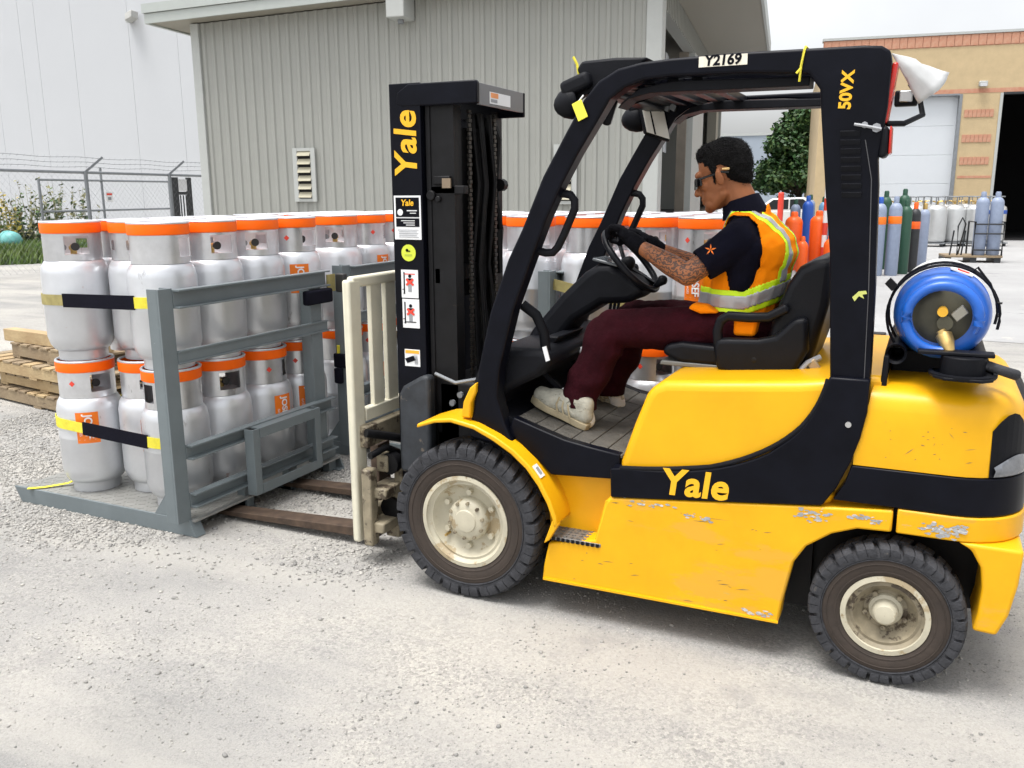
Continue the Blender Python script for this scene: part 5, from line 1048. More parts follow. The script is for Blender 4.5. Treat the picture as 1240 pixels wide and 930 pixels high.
fs = fk(MB().obox((.3265, .032, .5925), (.018, 0, -.0223), (0, .020, 0), (.0012, 0, .0010)), 'fender_sticker', WHITEP, smooth=0); fk(MB().obox((.3277, .032, .5937), (.010, 0, -.0124), (0, .010, 0), (.0008, 0, .0007)), 'sticker_print', GREYP, smooth=0)
ps = MB(); ps.prism([(1.432, 1.325), (1.450, 1.345), (1.472, 1.348), (1.476, 1.338), (1.462, 1.335), (1.468, 1.322), (1.452, 1.330), (1.44, 1.312)], .0462, .0475); fk(ps, 'torn_sticker', mat('faded_lime', (.55, .58, .15), .6), smooth=0)

# loose things carried by the truck
r = empty('inspection_tag', (.45, .04, 1.96), 0, 'yellow paper tag tied to the front guard pillar of forklift', 'tag')
MB().obox((.482, .036, 1.948), (.018, 0, .008), (0, .0015, 0), (-.013, 0, .030)).build('tag_card', mat('yellow_card', (.85, .78, .06), .6), r, smooth=0, bev=.002); MB().tube([(.473, .04, 1.975), (.492, .045, 2.0)], .003, 5).build('tag_string', WHITEP, r)
r = empty('yellow_ribbon', (.44, .14, 2.12), 0, 'yellow plastic ribbon tied at the front corner of guard roof', 'ribbon')
MB().tube([(.415, .14, 2.145), (.43, .14, 2.12), (.435, .142, 2.09), (.45, .14, 2.06), (.465, .14, 2.03)], .005, 5).build('ribbon', STRY, r)
r = empty('yellow_ribbon', (1.23, .045, 2.06), 0, 'yellow plastic ribbon wound round the guard beam above pillar', 'ribbon')
MB().tube([(1.225, .044, 2.005), (1.228, .041, 2.05), (1.235, .044, 2.10), (1.236, .06, 2.112), (1.236, .11, 2.113)], .004, 5).tube([(1.228, .040, 2.045), (1.215, .038, 2.03)], .004, 5).build('ribbon', STRY, r)
r = empty('plastic_bag', (1.55, .24, 1.93), 0, 'white plastic sheet cone hanging behind the guard rear pillar', 'plastic bag')
m = MB(); rings = []
for k in range(9):      # soft cone: narrow at the lashing, wide at the lower right
    t = k/8; A = Vector((1.492, .12, 2.085)).lerp(Vector((1.655, .30, 2.035)), t); B = Vector((1.492, .12, 2.075)).lerp(Vector((1.575, .20, 1.935)), t)
    rings.append([A.lerp(B, i/10)+Vector((.25, -.95, .1))*(.045*t*math.sin(PI*i/10))+Vector((.6, 0, -.4))*(.018*t*math.sin(PI*i/10)) for i in range(11)])
m.loft(rings, False, False); bo = m.build('plastic_sheet', BAGM, r, smooth=60); ruffle(bo, lambda w_: noise.noise(w_*28)*.010+noise.noise(w_*70)*.003, (1.55, .24, 1.93)); sm = bo.modifiers.new('thick', 'SOLIDIFY'); sm.thickness = .002
r = empty('plastic_bag', (1.26, .9, 1.98), 0, 'crumpled clear plastic wrapped on the far guard pillar', 'plastic bag')
m = MB(); m.ell((1.30, .98, 1.985), (.055, .03, .06), 10, 7); ob = m.build('plastic_sheet', BAGM, r, smooth=60); ob.data.transform(Matrix.Identity(4))
for v in ob.data.vertices: v.co += Vector((noise.noise(v.co*30), noise.noise(v.co*30+Vector((5, 0, 0))), noise.noise(v.co*30+Vector((0, 7, 0)))))*.02
r = empty('gas_tank', (1.702, .42, 1.268), 0, 'blue horizontal fuel gas tank strapped on the forklift counterweight', 'gas tank')
TR = .148; c0 = (1.702, 0, 1.262)
MB().lathe([(.062, .168), (.096, .158), (.118, .152), (.133, .162), (.142, .187), (TR, .22), (TR, .30), (TR+.002, .30)], c0, 'y', 44).build('tank_shoulder', BLUE, r, smooth=60)
MB().lathe([(TR+.001, .301), (TR+.001, .75), (.14, .82), (.08, .85), (1e-3, .855)], c0, 'y', 44).build('tank_shell', mat('white_tank_paint', (.62, .63, .62), .4, var=.08, spots=[((.4, .38, .35), 12, .66, (1, 1, 1))]), r, smooth=60)
MB().lathe([(1e-3, .155), (.05, .154), (.085, .158), (.108, .172)], c0, 'y', 36).build('tank_head', OLIVE, r, smooth=60)
cg = [Vector((1.702+.106*math.cos(a), .105, 1.262+.106*math.sin(a))) for a in [R(-70)-k*R(300)/30 for k in range(31)]]
m = MB().tube(cg, .017, 10)
colr = m.build('guard_ring', BLUE, r, smooth=60)
for a, b_ in ((200, 262), (95, 150), (-25, 40)):
    q = MB(); ri_, ro_ = .103, .109; n = 10; rr_ = []
    for k in range(n+1):
        t = R(a+(b_-a)*k/n); rr_.append([(1.702+g*math.cos(t), y, 1.262+g*math.sin(t)) for g, y in ((.100, .108), (.106, .108), (.117, .158), (.111, .158))])
    q.loft(rr_); q.build('guard_leg', BLUE, colr, smooth=50)
MB().cyl((1.702, 0, 1.282), .016, .15, .115, 'y', 14).build('valve_cap', mat('yellow_cap', (.85, .45, .03), .4), r); MB().cyl((1.712, 0, 1.245), .024, .15, .12, 'y', 16).build('valve_body', OLIVE, r)
MB().obox((1.752, .135, 1.278), (.010, 0, -.012), (0, .012, 0), (.016, 0, .016)).build('gauge', mat('pale_plate', (.38, .36, .30), .4, .4), r, bev=.003); MB().tube([(1.702, .125, 1.22), (1.728, .11, 1.178)], [.016, .014], 12).build('outlet', BRASS, r)
MB().tube([(1.712, .13, 1.205), (1.722, .115, 1.185), (1.730, .10, 1.165), (1.736, .09, 1.145)], [.026, .024, .018, .012], 12).build('coupler', BRASS, r)
MB().obox((1.748, .235, 1.4045), (.033, 0, -.0115), (0, .03, .002), (.0008, 0, .0022)).build('tank_label', WHITEP, r, smooth=0)
MB().obox((1.753, .225, 1.4045), (.018, 0, -.0063), (0, .010, .0007), (.001, 0, .003)).build('label_print', REDP, r, smooth=0)

# ------------------------------------------------------------------ driver
DR = empty('person', (1.0, .58, 1.0), 0, 'driver in orange safety vest, navy shirt and maroon trousers seated on forklift', 'person')
def fused(mb, name, m_, vox, parent, smooth_it=2, keep=True):
    """union of overlapping round solids -> one continuous skin"""
    o = mb.build(name, m_, parent)
    rm = o.modifiers.new('remesh', 'REMESH'); rm.mode = 'VOXEL'; rm.voxel_size = vox; rm.use_smooth_shade = True
    if smooth_it: s_ = o.modifiers.new('smooth', 'SMOOTH'); s_.factor = .5; s_.iterations = smooth_it
    me = baked(o); o.modifiers.clear(); o.data = me; me.name = name
    if not me.materials: me.materials.append(m_)
    me.shade_smooth(); return o
Yc = .58
sh = {-1: Vector((.985, .415, 1.475)), 1: Vector((.975, .755, 1.475))}
el = {-1: Vector((.812, .345, 1.352)), 1: Vector((.79, .82, 1.33))}
wr = {-1: Vector((.592, .435, 1.452)), 1: Vector((.585, .735, 1.425))}
hc = {-1: Vector((.515, .462, 1.502)), 1: Vector((.515, .715, 1.475))}
hip = {-1: Vector((.985, .485, 1.13)), 1: Vector((.985, .675, 1.13))}
kn = {-1: Vector((.475, .395, 1.118)), 1: Vector((.465, .765, 1.118))}
an = {-1: Vector((.395, .325, .80)), 1: Vector((.39, .745, .78))}
def hand(mb, s, inf=0.):
    c = hc[s]; w = wr[s]; d = (c-w).normalized(); n = -sw_n
    mb.cap(w, .024+inf, w.lerp(c, .55), .028+inf); side = Vector((0, 1, 0))
    mb.ell(c-d*.012, (d*(.042+inf), side*(.036+inf), d.cross(side).normalized()*(.020+inf)), 12, 8)
    for k, (off, L) in enumerate(((-.030, .88), (-.010, 1.0), (.011, .96), (.030, .78))):   # fingers curl over the rim
        r_ = .0088+inf; k0 = c+d*.022+side*off+Vector((0, 0, .004)); k1 = k0+Vector((-.030, 0, .010))*L; k2 = k1+Vector((-.020, 0, -.020))*L; k3 = k2+Vector((.004, 0, -.024))*L
        mb.cap(k0, r_+.0015, k1, r_); mb.cap(k1, r_, k2, r_-.0006); mb.cap(k2, r_-.0006, k3, r_-.0014)
    t0 = c-d*.02+side*(.030 if s < 0 else -.030); t1 = t0+Vector((-.022, .012*-s, -.020)); t2 = t1+Vector((-.024, .004*-s, -.014))
    mb.cap(t0, .012+inf, t1, .0105+inf); mb.cap(t1, .0105+inf, t2, .0088+inf)
HR = Matrix.Translation((.91, Yc, 1.72)) @ Matrix.Rotation(R(-13), 4, 'Y') @ Matrix.Translation((-.91, -Yc, -1.72))
HRL = Matrix.Translation((-1.0, -.58, -1.0)) @ HR @ Matrix.Translation((1.0, .58, 1.0))
b = MB()
# head: skull, face, jaw, nose, brow, lips, chin, ears
b.ell((.895, Yc, 1.772), (.100, .076, .098), 24, 16)
b.ell((.866, Yc, 1.715), (.078, .066, .085), 20, 14)
b.ell((.845, Yc, 1.668), (.056, .056, .062), 18, 12)
b.cap((.825, Yc-.022, 1.633), .026, (.825, Yc+.022, 1.633), .026)
b.cap((.885, Yc-.050, 1.662), .022, (.835, Yc-.024, 1.628), .022); b.cap((.885, Yc+.050, 1.662), .022, (.835, Yc+.024, 1.628), .022)
b.cap((.797, Yc-.030, 1.752), .016, (.797, Yc+.030, 1.752), .016)
b.cap((.798, Yc, 1.738), .011, (.772, Yc, 1.685), .0135); b.ell((.787, Yc-.012, 1.680), (.012, .009, .009)); b.ell((.787, Yc+.012, 1.680), (.012, .009, .009))
b.ell((.797, Yc, 1.657), (.014, .025, .0075)); b.ell((.799, Yc, 1.643), (.014, .022, .0085)); b.ell((.812, Yc, 1.617), (.022, .026, .018))
for s in (-1, 1):
    b.ell((.822, Yc+s*.040, 1.705), (.026, .020, .020)); e = Vector((.886, Yc+s*.079, 1.722)); b.ell(e, ((.016, s*.004, .004), (0, .008, 0), (-.006, s*.004, .031)), 14, 10); b.ell(e+Vector((.004, -s*.008, 0)), (.012, .012, .02))
    b.ell((.803, Yc+s*.030, 1.722), (.013, .016, .010))
b.v = [tuple(HR @ Vector(p)) for p in b.v]
b.cap((.93, Yc, 1.69), .056, (.985, Yc, 1.575), .064)
b.cap((.985, Yc, 1.56), .08, (1.0, Yc, 1.42), .11); b.cap((1.0, Yc, 1.40), .115, (.985, Yc, 1.16), .115)
for s in (-1, 1):
    b.cap((.985, Yc+s*.03, 1.545), .055, sh[s], .052); b.cap(sh[s], .052, el[s], .043); m_ = el[s].lerp(wr[s], .35)
    b.cap(el[s], .043, m_, .043); b.cap(m_, .043, wr[s], .027); hand(b, s)
    b.cap(hip[s], .085, kn[s], .062); b.cap(kn[s], .060, an[s], .038); b.cap(an[s], .038, an[s]+Vector((-.12, 0, -.01)), .03)
body = fused(b, 'body', SKIN, .0048, DR, 2)
# clothing built on the same skeleton
def torso(mb, g):
    mb.cap((1.015, Yc-.055, 1.475), .098+g, (1.015, Yc+.055, 1.475), .098+g); mb.cap((1.055, Yc-.06, 1.43), .098+g, (1.055, Yc+.06, 1.43), .098+g)
    mb.cap((1.0, Yc-.06, 1.40), .108+g, (.975, Yc-.05, 1.20), .105+g); mb.cap((1.0, Yc+.06, 1.40), .108+g, (.975, Yc+.05, 1.20), .105+g)
    mb.cap((1.04, Yc-.05, 1.36), .10+g, (.985, Yc-.05, 1.18), .10+g); mb.cap((1.04, Yc+.05, 1.36), .10+g, (.985, Yc+.05, 1.18), .10+g)
    mb.cap((.93, Yc, 1.36), .09+g, (.93, Yc, 1.20), .105+g); mb.cap((1.0, Yc, 1.50), .085+g, (.985, Yc, 1.575), .066+g)
    for s in (-1, 1): mb.cap((.99, Yc+s*.04, 1.53), .062+g, (.99, Yc+s*.11, 1.515), .058+g)
c = MB(); torso(c, .004)
for s in (-1, 1):
    c.cap((.99, Yc+s*.09, 1.50), .072, sh[s], .074); e = sh[s].lerp(el[s], .66); c.cap(sh[s], .074, e, .066)
    c.cap(sh[s]+Vector((.03, -s*.02, -.03)), .07, Vector((1.0, Yc+s*.14, 1.33)), .06)
shirt = fused(c, 'shirt', NAVY, .0065, DR, 2)
ruffle(shirt, lambda w_: noise.noise(w_*9)*.008+.005*math.sin(75*(w_.x*.6-w_.z*.8+.06*noise.noise(w_*7)))*max(0, noise.noise(w_*6)+.3)+noise.noise(Vector((w_.x*22, w_.y*14, w_.z*22)))*.0035)      # cloth folds
# open sleeve ends: drop faces beyond the hem
def drop(o, test):
    bm = bmesh.new(); bm.from_mesh(o.data); L = Vector(DR.location); bmesh.ops.delete(bm, geom=[f for f in bm.faces if test(f.calc_center_median()+L, f.normal)], context='FACES'); bm.to_mesh(o.data); bm.free()
def past(p): 
    s = -1 if p.y < Yc else 1; d = (el[s]-sh[s]); return (p-sh[s]).dot(d)/d.length_squared > .70 and abs(p.y-Yc) > .13 and p.z < 1.46
drop(shirt, lambda p, n: past(p) or p.z < 1.13)
s_ = shirt.modifiers.new('thick', 'SOLIDIFY'); s_.thickness = .004
cl = MB(); rgc = [(1.0+.070*math.cos(a)-.012*math.cos(a)*0, Yc+.068*math.sin(a), 1.578+.030*math.cos(a)+.008) for a in [2*PI*k/28 for k in range(28)]]
MB_c = MB(); rings = []
for k in range(26):
    a = PI*1.08*(k/25)*2-PI*1.08; ca, sa = math.cos(a), math.sin(a); p = Vector((.978+.072*ca, Yc+.070*sa, 1.575+.022*ca)); o_ = Vector((ca, sa, 0)); h = .062 if abs(a) < 2.2 else .05
    t_ = p+Vector((-.022, 0, h))-o_*.010; rings.append([p, t_, t_+o_*.006, p+o_*.016+Vector((0, 0, -.004))])
MB_c.loft(rings); cb = MB_c.build('collar', NAVY, DR, smooth=60)
st = MB(); q = Vector((.905, .314, 1.452))
for k in range(5):
    a = k*2*PI/5+.3; st.add([q+Vector((0, -.001*k*.2, 0)), q+Vector((.02*math.cos(a-.3), .004*math.cos(a)-.004, .02*math.sin(a-.3)))*.5, q+Vector((.022*math.cos(a), .004*math.cos(a)-.004, .022*math.sin(a))), q+Vector((.02*math.cos(a+.3), .004*math.cos(a)-.004, .02*math.sin(a+.3)))*.5], [(0, 1, 2, 3)])
# vest
v = MB(); torso(v, .016)
for s in (-1, 1): v.cap((.985, Yc+s*.05, 1.545), .066, (.985, Yc+s*.095, 1.53), .064)
vest = fused(v, 'safety_vest', VESTO, .005, DR, 3)
ruffle(vest, lambda w_: noise.noise(Vector((w_.x*10, w_.y*8, w_.z*13)))*.008+.004*math.sin(70*(w_.x*.8+w_.z*.6+.07*noise.noise(w_*6)))*max(0, noise.noise(w_*6)+.2)+noise.noise(w_*25)*.003)
def inpoly(x, z, P):
    c_ = False
    for i in range(len(P)):
        (x1, z1), (x2, z2) = P[i-1], P[i]
        if (z1 > z) != (z2 > z) and x < (x2-x1)*(z-z1)/(z2-z1)+x1: c_ = not c_
    return c_
ARM = [(.86, 1.50), (.90, 1.545), (.955, 1.575), (1.015, 1.572), (1.05, 1.54), (1.068, 1.49), (1.072, 1.385), (1.035, 1.335), (1.0, 1.295), (.965, 1.292), (.945, 1.372), (.895, 1.365), (.86, 1.40)]
drop(vest, lambda p, n: p.z < 1.165 or (abs(p.y-Yc) > .088 and inpoly(p.x, p.z, ARM)) or (p.z > 1.585 and p.x < 1.06) or p.z > 1.625 or (p.x < .90 and abs(p.y-Yc) < .04+.18*(max(0, p.z-1.40))) or (p.z > 1.555 and abs(p.y-Yc) < .075 and p.x < 1.05))
s_ = vest.modifiers.new('thick', 'SOLIDIFY'); s_.thickness = .003; s_.offset = 1
def tape(name, m_, test, off):
    bm = bmesh.new(); bm.from_mesh(vest.data); L = Vector(DR.location); bm.normal_update()
    bmesh.ops.delete(bm, geom=[f for f in bm.faces if not test(f.calc_center_median()+L)], context='FACES')
    for q_ in bm.verts: q_.co += q_.normal*off
    me = bpy.data.meshes.new(name); bm.to_mesh(me); bm.free(); me.materials.append(m_); o = bpy.data.objects.new(name, me); COL.objects.link(o); o.parent = vest; me.shade_smooth()
    k = o.modifiers.new('thick', 'SOLIDIFY'); k.thickness = .0012; k.offset = 1; return o
zb = lambda p: p.z-(1.247+.05*max(0, p.x-1.02)/.12)
yb = lambda p: abs(abs(p.y-Yc)-.082)
tape('lime_band', LIME, lambda p: abs(zb(p)) < .047, .0042); tape('reflective_band', TAPE, lambda p: abs(zb(p)) < .024, .0062)
tape('lime_band', LIME, lambda p: yb(p) < .032 and zb(p) > .04 and (p.x > 1.02 or p.z > 1.52), .0040); tape('reflective_band', TAPE, lambda p: yb(p) < .017 and zb(p) > .03 and (p.x > 1.02 or p.z > 1.52), .0060)
vt = MB(); vt.prism([(1.0, 1.13), (1.08, 1.13), (1.09, 1.20), (1.0, 1.20)], .325, .40).build('vest_tail', VESTO, vest, bev=.012); MB().prism([(.81, 1.218), (.86, 1.20), (.93, 1.205), (.88, 1.235), (.83, 1.24)], .375, .44).build('vest_hem', VESTO, vest, bev=.01)
# trousers
t = MB()
for s in (-1, 1):
    t.cap(hip[s], .098, hip[s].lerp(kn[s], .55), .085); t.cap(hip[s].lerp(kn[s], .5), .086, kn[s]+Vector((.01, 0, 0)), .078)
    a_ = an[s]+Vector((-.02, 0, .005)); t.cap(kn[s]+Vector((.005, 0, -.005)), .082, kn[s].lerp(a_, .5)+Vector((.012, 0, 0)), .086); t.cap(kn[s].lerp(a_, .5)+Vector((.012, 0, 0)), .086, a_+Vector((0, 0, .03)), .075); t.cap(a_+Vector((0, 0, .03)), .078, a_+Vector((0, 0, -.02)), .074)
t.cap((1.0, Yc-.07, 1.14), .115, (1.0, Yc+.07, 1.14), .115); t.cap((.985, Yc-.05, 1.2), .108, (.985, Yc+.05, 1.2), .108)
trs = fused(t, 'trousers', MAROON, .0065, DR, 2)
ruffle(trs, lambda w_: noise.noise(Vector((w_.x*7, w_.y*8, w_.z*15)))*.012+.007*math.sin(62*(w_.x*.45+w_.z+.05*noise.noise(w_*6)))*max(0, noise.noise(w_*5+Vector((3, 1, 2)))+.25)+noise.noise(Vector((w_.x*26, w_.y*12, w_.z*20)))*.005)
drop(trs, lambda p, n: p.z < .806-.25*(p.x-.37) if p.y < Yc else p.z < .765)
s_ = trs.modifiers.new('thick', 'SOLIDIFY'); s_.thickness = .004
# shoes
def shoe(a, toe_up, name='shoe'):
    x, y, z = a; d = Vector((-math.cos(toe_up), 0, math.sin(toe_up))); u = Vector((math.sin(toe_up), 0, math.cos(toe_up))); S_ = Vector((0, 1, 0)); H_ = Vector((x, y, z))
    P = lambda f, s, h: H_+d*f+S_*s+u*h
    m = MB(); m.cap(P(.026, 0, .045), .036, P(.10, 0, .045), .043); m.cap(P(.10, 0, .045), .043, P(.215, .0, .042), .038); m.cap(P(.030, 0, .050), .036, P(.040, 0, .092), .035); m.cap(P(.036, 0, .068), .036, P(.10, 0, .075), .043); m.cap(P(.05, 0, .09), .038, P(.09, 0, .095), .042); m.cap(P(.08, 0, .088), .042, P(.18, 0, .056), .037); m.cap(P(.18, -.008, .044), .043, P(.232, .0, .042), .036)
    o = fused(m, name, SHOE, .006, DR, 6)
    ol = [(-.012, 0), (-.004, -.030), (.03, -.038), (.10, -.036), (.17, -.046), (.225, -.040), (.262, -.015), (.266, .012), (.24, .036), (.17, .044), (.10, .036), (.03, .038), (-.004, .030)]
    MB().loft([[P(f, s, -.006) for f, s in ol], [P(f*1.01, s*1.05, .006) for f, s in ol], [P(f, s*1.03, .022+.006*(f > .2)) for f, s in ol]]).build('sole', SHOED, o, bev=.003, smooth=50)
    for k in range(5): MB().tube([P(.10+.02*k, -.034, .085-.007*k), P(.105+.02*k, 0, .102-.010*k), P(.10+.02*k, .034, .085-.007*k)], .0035, 6).build('lace', WHT, o)
    MB().cap(P(.105, 0, .118), .012, P(.155, .012, .10), .008).build('lace_knot', WHT, o)
    for k in range(3): MB().tube([P(.07+.028*k, -.046, .02), P(.09+.028*k, -.044, .05), P(.105+.02*k, -.034, .08)], .004, 6).build('seam', SHOED, o)
    return o
shoe((.430, .290, .716), .37); shoe((.43, .745, .690), .1)
for s in (-1, 1): MB().cap(an[s]+Vector((.0, 0, -.005)), .042, an[s]+Vector((.02, 0, -.06)), .038).build('sock', WHT, DR)
# gloves, glasses, hair
for s in (-1, 1):
    g = MB(); hand(g, s, .0035); w = wr[s]; c_ = hc[s]; g.cap(w.lerp(c_, -.10), .033, w.lerp(c_, .35), .034); fused(g, 'glove', GLOVE, .0042, DR, 1)
gl = MB()
for s in (-1, 1):
    gl.obox((.783, Yc+s*.036, 1.722), (.006, s*.012, 0), (.010, s*.030, .0), (.004, 0, .021)); gl.bar([(.800, Yc+s*.069, 1.735), (.84, Yc+s*.078, 1.738), (.90, Yc+s*.081, 1.742), (.925, Yc+s*.078, 1.735)], .005, .009)
    gl.obox((.800, Yc+s*.064, 1.725), (.014, s*.006, 0), (-.001, s*.004, 0), (.0, 0, .016))
gl.box(.776, .786, Yc-.012, Yc+.012, 1.727, 1.735); gl.build('sunglasses', mat('sunglass_lens', (.008, .008, .01), .12), DR, bev=.003).data.transform(HRL)
MB().cap((.905, Yc-.083, 1.752), .004, (.925, Yc-.079, 1.748), .005).build('ear_plug', mat('pale_foam', (.75, .5, .2), .6), DR).data.transform(HRL)
h = MB(); h.ell((.902, Yc, 1.793), (.105, .079, .083), 24, 16); h.ell((.928, Yc, 1.765), (.080, .077, .083), 20, 14); h.ell((.866, Yc, 1.824), (.072, .066, .046), 20, 14); h.ell((.950, Yc, 1.725), (.050, .063, .06), 18, 12)
for s in (-1, 1): h.ell((.868, Yc+s*.066, 1.775), (.020, .012, .040)); h.cap((.866, Yc+s*.071, 1.755), .008, (.863, Yc+s*.068, 1.708), .0045)
hair = fused(h, 'hair', HAIR, .005, DR, 1)
ruffle(hair, lambda w_: noise.noise(w_*110)*.003+noise.noise(w_*30)*.003)
def hairline(p, n):
    if p.x < .80+.02: return p.z < 1.80
    if p.x < .858: return p.z < 1.80-(p.x-.82)*.6 and abs(p.y-Yc) < .058
    if p.x < .90 and p.z < 1.755: return not (p.x < .875 and abs(p.y-Yc) > .058)
    return p.z < 1.665
drop(hair, hairline); hair.data.transform(HRL)
bl = MB(); bl.ell((.827, Yc, 1.634), (.034, .036, .022), 16, 10)
m = MB(); fs_ = [(f.center.copy(), f.normal.copy()) for f in hair.data.polygons]
for _ in range(9000):
    c_, n_ = random.choice(fs_); d_ = (n_*.35+Vector((random.gauss(.45, .35), random.gauss(0, .35), random.gauss(-.3, .35)))).normalized(); w_ = d_.cross(n_+Vector((.01, .02, .03))).normalized()*.0007; L = random.uniform(.003, .007)
    p = c_+Vector((random.gauss(0, .002), random.gauss(0, .002), random.gauss(0, .002))); q_ = p+d_*L*.6; t_ = q_+(d_+n_*-.6).normalized()*L*.5
    m.add([p-w_, p+w_, q_+w_, q_-w_, t_], [(0, 1, 2, 3), (3, 2, 4)])
m.build('hair_strands', HAIR, hair, smooth=0, local=True, kind='stuff')
st.build('sleeve_emblem', ORNL, DR, smooth=0)

# ------------------------------------------------------------------ yard beyond, right
def bottle(x, y, r_, h_, m_, capm, label, group, cat='gas cylinder', band=None, tulip=False):
    e = empty('gas_bottle', (x, y, .004), random.uniform(0, 6), label, cat, group)
    s = .16 if h_ > 1.3 else .13
    MB().lathe([(1e-3, .0), (r_*.9, .0), (r_, .03), (r_, h_-s-.10), (r_*.93, h_-s-.05), (r_*.7, h_-s), (r_*.40, h_-s+.03), (1e-3, h_-s+.035)], n=20).build('shell', m_, e, local=True, smooth=50)
    MB().lathe([(r_*.42, h_-s+.02), (r_*.42, h_-.03), (r_*.30, h_), (1e-3, h_)], n=14).build('valve_cap', capm, e, local=True, smooth=40)
    if band: MB().lathe([(r_+.002, h_-s-.38), (r_+.003, h_-s-.377), (r_+.003, h_-s-.233), (r_+.002, h_-s-.23)], n=20).build('label_band', band, e, local=True)
    return e
GO = 'cylinders standing in the yard beyond the driver'
# (the group stands about 17-20 m from the camera, seen either side of the rear guard pillar)
bottle(-1.05, 17.1, .185, 1.25, CYLO, CYLO, 'large orange cylinder closest behind the driver vest', GO); bottle(-.545, 17.2, .185, 1.27, CYLO, CYLO, 'large orange cylinder in front of the seat back top', GO)
bottle(-.78, 16.6, .12, .75, CYLO, CYLO, 'small orange cylinder between the two large orange ones', GO); bottle(-.22, 16.6, .14, .80, CYLO, CYLO, 'small orange cylinder against the guard pillar edge', GO)
bottle(-1.08, 19.6, .13, 1.58, CYLB, CYLB, 'deep blue tall cylinder between the orange ones', GO); bottle(-1.38, 19.7, .12, 1.5, CYLG, CYLD, 'grey cylinder with dark green cap left of deep blue one', GO); bottle(-.78, 20.2, .12, 1.55, CYLK, CYLD, 'pale blue cylinder with green cap right of deep blue one', GO)
bottle(-1.15, 20.6, .12, 1.6, CYLG, CYLD, 'dark capped cylinder furthest back behind deep blue one', GO); bottle(-.62, 20.8, .12, 1.62, CYLK, CYLD, 'pale blue cylinder with tall cap nearest the striped post', GO)
GP = 'cylinders standing right of the guard pillar'
bottle(.70, 16.3, .125, 1.56, CYLG, CYLB, 'grey blue cylinder with orange label touching the guard pillar', GP, band=ORNL); bottle(.98, 16.45, .125, 1.57, CYLG, CYLG, 'grey blue cylinder with orange label and grey cap', GP, band=ORNL)
bottle(1.17, 16.9, .115, 1.50, CYLD, CYLD, 'dark green cylinder right of the labelled grey ones', GP); bottle(1.33, 17.4, .11, 1.44, BLKF, CYLO, 'thin black cylinder with orange shoulder', GP, band=CYLO)
bottle(1.5, 18.0, .11, 1.42, CYLG, BRASS, 'pale cylinder at the right end of row', GP); bottle(.72, 18.0, .12, 1.68, CYLD, CYLD, 'dark green tall cylinder behind the grey blue ones', GP); bottle(1.08, 18.2, .12, 1.72, CYLD, CYLD, 'tallest dark green cap showing over the grey cylinders', GP)
def dewar(x, y, label, band=None):
    e = empty('liquid_dewar', (x, y, .004), random.uniform(-.3, .3), label, 'dewar', 'steel dewars by the white roller door')
    MB().lathe([(1e-3, .13), (.26, .13), (.31, .17), (.315, .22), (.315, 1.10), (.30, 1.18), (.2, 1.26), (1e-3, 1.28)], n=26).build('tank', STEEL, e, local=True, smooth=50)
    m = MB(); pts = [(.22*math.cos(a), .22*math.sin(a), 1.50) for a in [2*PI*k/20 for k in range(20)]]; m.tube(pts, .018, 8, True)
    for k in range(3): a = 2*PI*k/3+.5; m.tube([(.22*math.cos(a), .22*math.sin(a), 1.50), (.2*math.cos(a), .2*math.sin(a), 1.24)], .016, 8)
    m.build('handling_ring', GALV, e, local=True)
    m = MB(); m.cyl((0, 0, 0), .05, 1.27, 1.36, n=10)
    for k in range(5): a = 2*PI*k/5; m.tube([(0, 0, 1.33), (.15*math.cos(a), .15*math.sin(a), 1.37)], .02, 6)
    m.build('valve', BRASS, e, local=True)
    MB().box(-.33, .33, -.33, .33, .09, .125).build('base', GALV, e, local=True); 
    for sx in (-.26, .26):
        for sy in (-.26, .26): MB().cyl((sx, sy, 0), .04, .0, .088, n=10).build('caster', BLKF, e, local=True)
    if band: MB().lathe([(.317, .98), (.319, .985), (.319, 1.09), (.317, 1.095)], n=26, a0=PI*1.2, a1=PI*1.9).build('label_band', band, e, local=True)
dewar(.55, 27.7, 'steel dewar at left end of the row, mostly behind cylinders'); dewar(1.755, 27.4, 'pale steel dewar standing clear in the middle of row'); dewar(3.4, 28.3, 'steel dewar with blue label behind the two cart cylinders', CYLB)
dewar(1.18, 27.5, 'steel dewar just right of the thin pale cylinder'); dewar(2.27, 27.9, 'darker steel dewar right of the clear pale one'); dewar(2.84, 28.05, 'steel dewar touching the left side of cart cylinders')
for k in range(5): dewar(.75+k*.62, 29.2+.06*k, '%s dewar of the hidden second row, only its ring showing' % ('first', 'second', 'third', 'fourth', 'fifth')[k])
ct = empty('cylinder_cart', (2.55, 21.05, .004), R(10), 'low steel cart with rail frame carrying two grey cylinders', 'cart')
MB().box(-.62, .62, -.4, .4, .12, .17).build('deck', WOODG, ct, local=True, bev=.006)
for x in (-.55, 0, .52): MB().box(x-.07, x+.07, -.38, .38, .0, .118).build('runner', BLKF, ct, local=True)
m = MB()
for x in (-.02, .6): m.tube([(x, -.34, .17), (x, -.34, .95), (x, .34, .95), (x, .34, .17)], .022, 8)
for z in (.3, .68, .90): m.tube([(-.02, -.36, z), (.6, -.36, z)], .018, 8); m.tube([(.6, -.34, z), (.6, .34, z)], .018, 8)
m.tube([(-.35, -.3, .17), (-.38, -.3, .85), (-.3, -.3, 1.05), (-.2, -.2, .9), (-.25, .1, .17)], .018, 8)
for x in (-.5, -.25): m.tube([(x, -.25, .17), (x+.05, -.25, .75)], .02, 6)
m.build('rail_frame', BLKF, ct, local=True)
def onct(x, y): a = R(10); return (2.55+x*math.cos(a)-y*math.sin(a), 21.05+x*math.sin(a)+y*math.cos(a))
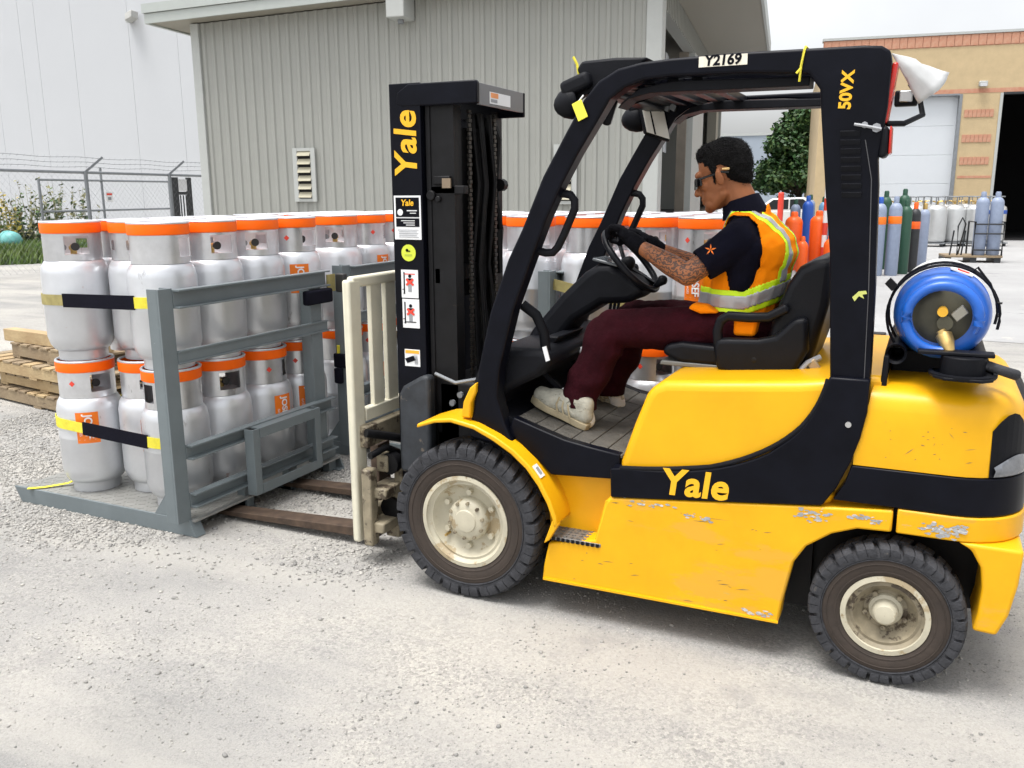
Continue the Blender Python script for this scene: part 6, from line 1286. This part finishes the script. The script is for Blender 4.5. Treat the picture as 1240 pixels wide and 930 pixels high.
for (x, y), lb in (((.13, -.18), 'left grey cylinder standing on the steel cart'), ((.44, -.18), 'right grey cylinder standing on the steel cart')):
    p = onct(x, y); e = bottle(*p, .145, 1.48, CYLG, CYLG, lb, 'two grey cylinders on the cart'); e.location.z = .175
# striped post, red post, low wall, parked cars
r = empty('striped_post', (-.40, 17.0, .004), 0, 'red and white striped post left of the guard pillar', 'post')
for k in range(9): MB().cyl((0, 0, 0), .05, .255*k, .255*k+.254, n=14).build('stripe_band', REDP if k % 2 else WHT, r, local=True)
r = empty('bollard', (-3.2, 29.5, .004), 0, 'red bollard behind the driver shoulder', 'bollard'); MB().cyl((0, 0, 0), .10, 0, 1.62, n=14).build('shaft', REDP, r, local=True); MB().ell((0, 0, 1.62), (.10, .10, .05), 14, 8).build('dome', REDP, r, local=True)
r = empty('low_wall', (-5, 33, 0), R(8), 'low white barrier wall behind the bollard', 'wall'); MB().box(-7, 3.9, 0, .35, 0, .95).build('wall', mat('white_barrier', (.68, .69, .69), .7, var=.06, scale=1), r, local=True, bev=.02)
def car(x, y, rz, m_, label):
    e = empty('parked_car', (x, y, .004), rz, label, 'car', 'cars parked beyond the yard')
    bp_ = [(-2.15, .30), (-2.2, .62), (-2.05, .82), (-1.2, .93), (-.55, 1.42), (.75, 1.46), (1.45, 1.0), (2.1, .95), (2.2, .6), (2.15, .30)]
    MB().prism(bp_, -.86, .86).build('body', m_, e, local=True, bev=.09, seg=3)
    for yy in (-.865, .845): MB().prism([(-1.0, .95), (-.48, 1.36), (.12, 1.38), (.12, .97)], yy, yy+.02).prism([(.18, .97), (.18, 1.38), (.68, 1.39), (1.2, 1.0)], yy, yy+.02).build('window', GLASS, e, local=True, smooth=0)
    for xx in (-1.35, 1.35):
        for yy in (-.87, .67): w_ = MB().cyl((xx, 0, .32), .32, yy, yy+.2, 'y', 24).build('wheel', RUB, e, local=True); MB().cyl((xx, 0, .32), .19, yy-.01, yy+.21, 'y', 18).build('hubcap', GALV, w_, local=True)
    MB().obox((-2.15, -.5, .68), (.04, 0, 0), (0, .2, 0), (0, 0, .07)).obox((-2.15, .5, .68), (.04, 0, 0), (0, .2, 0), (0, 0, .07)).build('headlight', CLEAR, e, local=True)
car(-4.0, 36.5, R(5), CARW, 'white parked car with dark windows under the tree'); car(-8.8, 37, R(4), mat('silver_car_paint', (.4, .41, .43), .3, .3, coat=.4), 'silver parked car mostly hidden by the driver head')

bpy.data.scenes.remove(TMP)
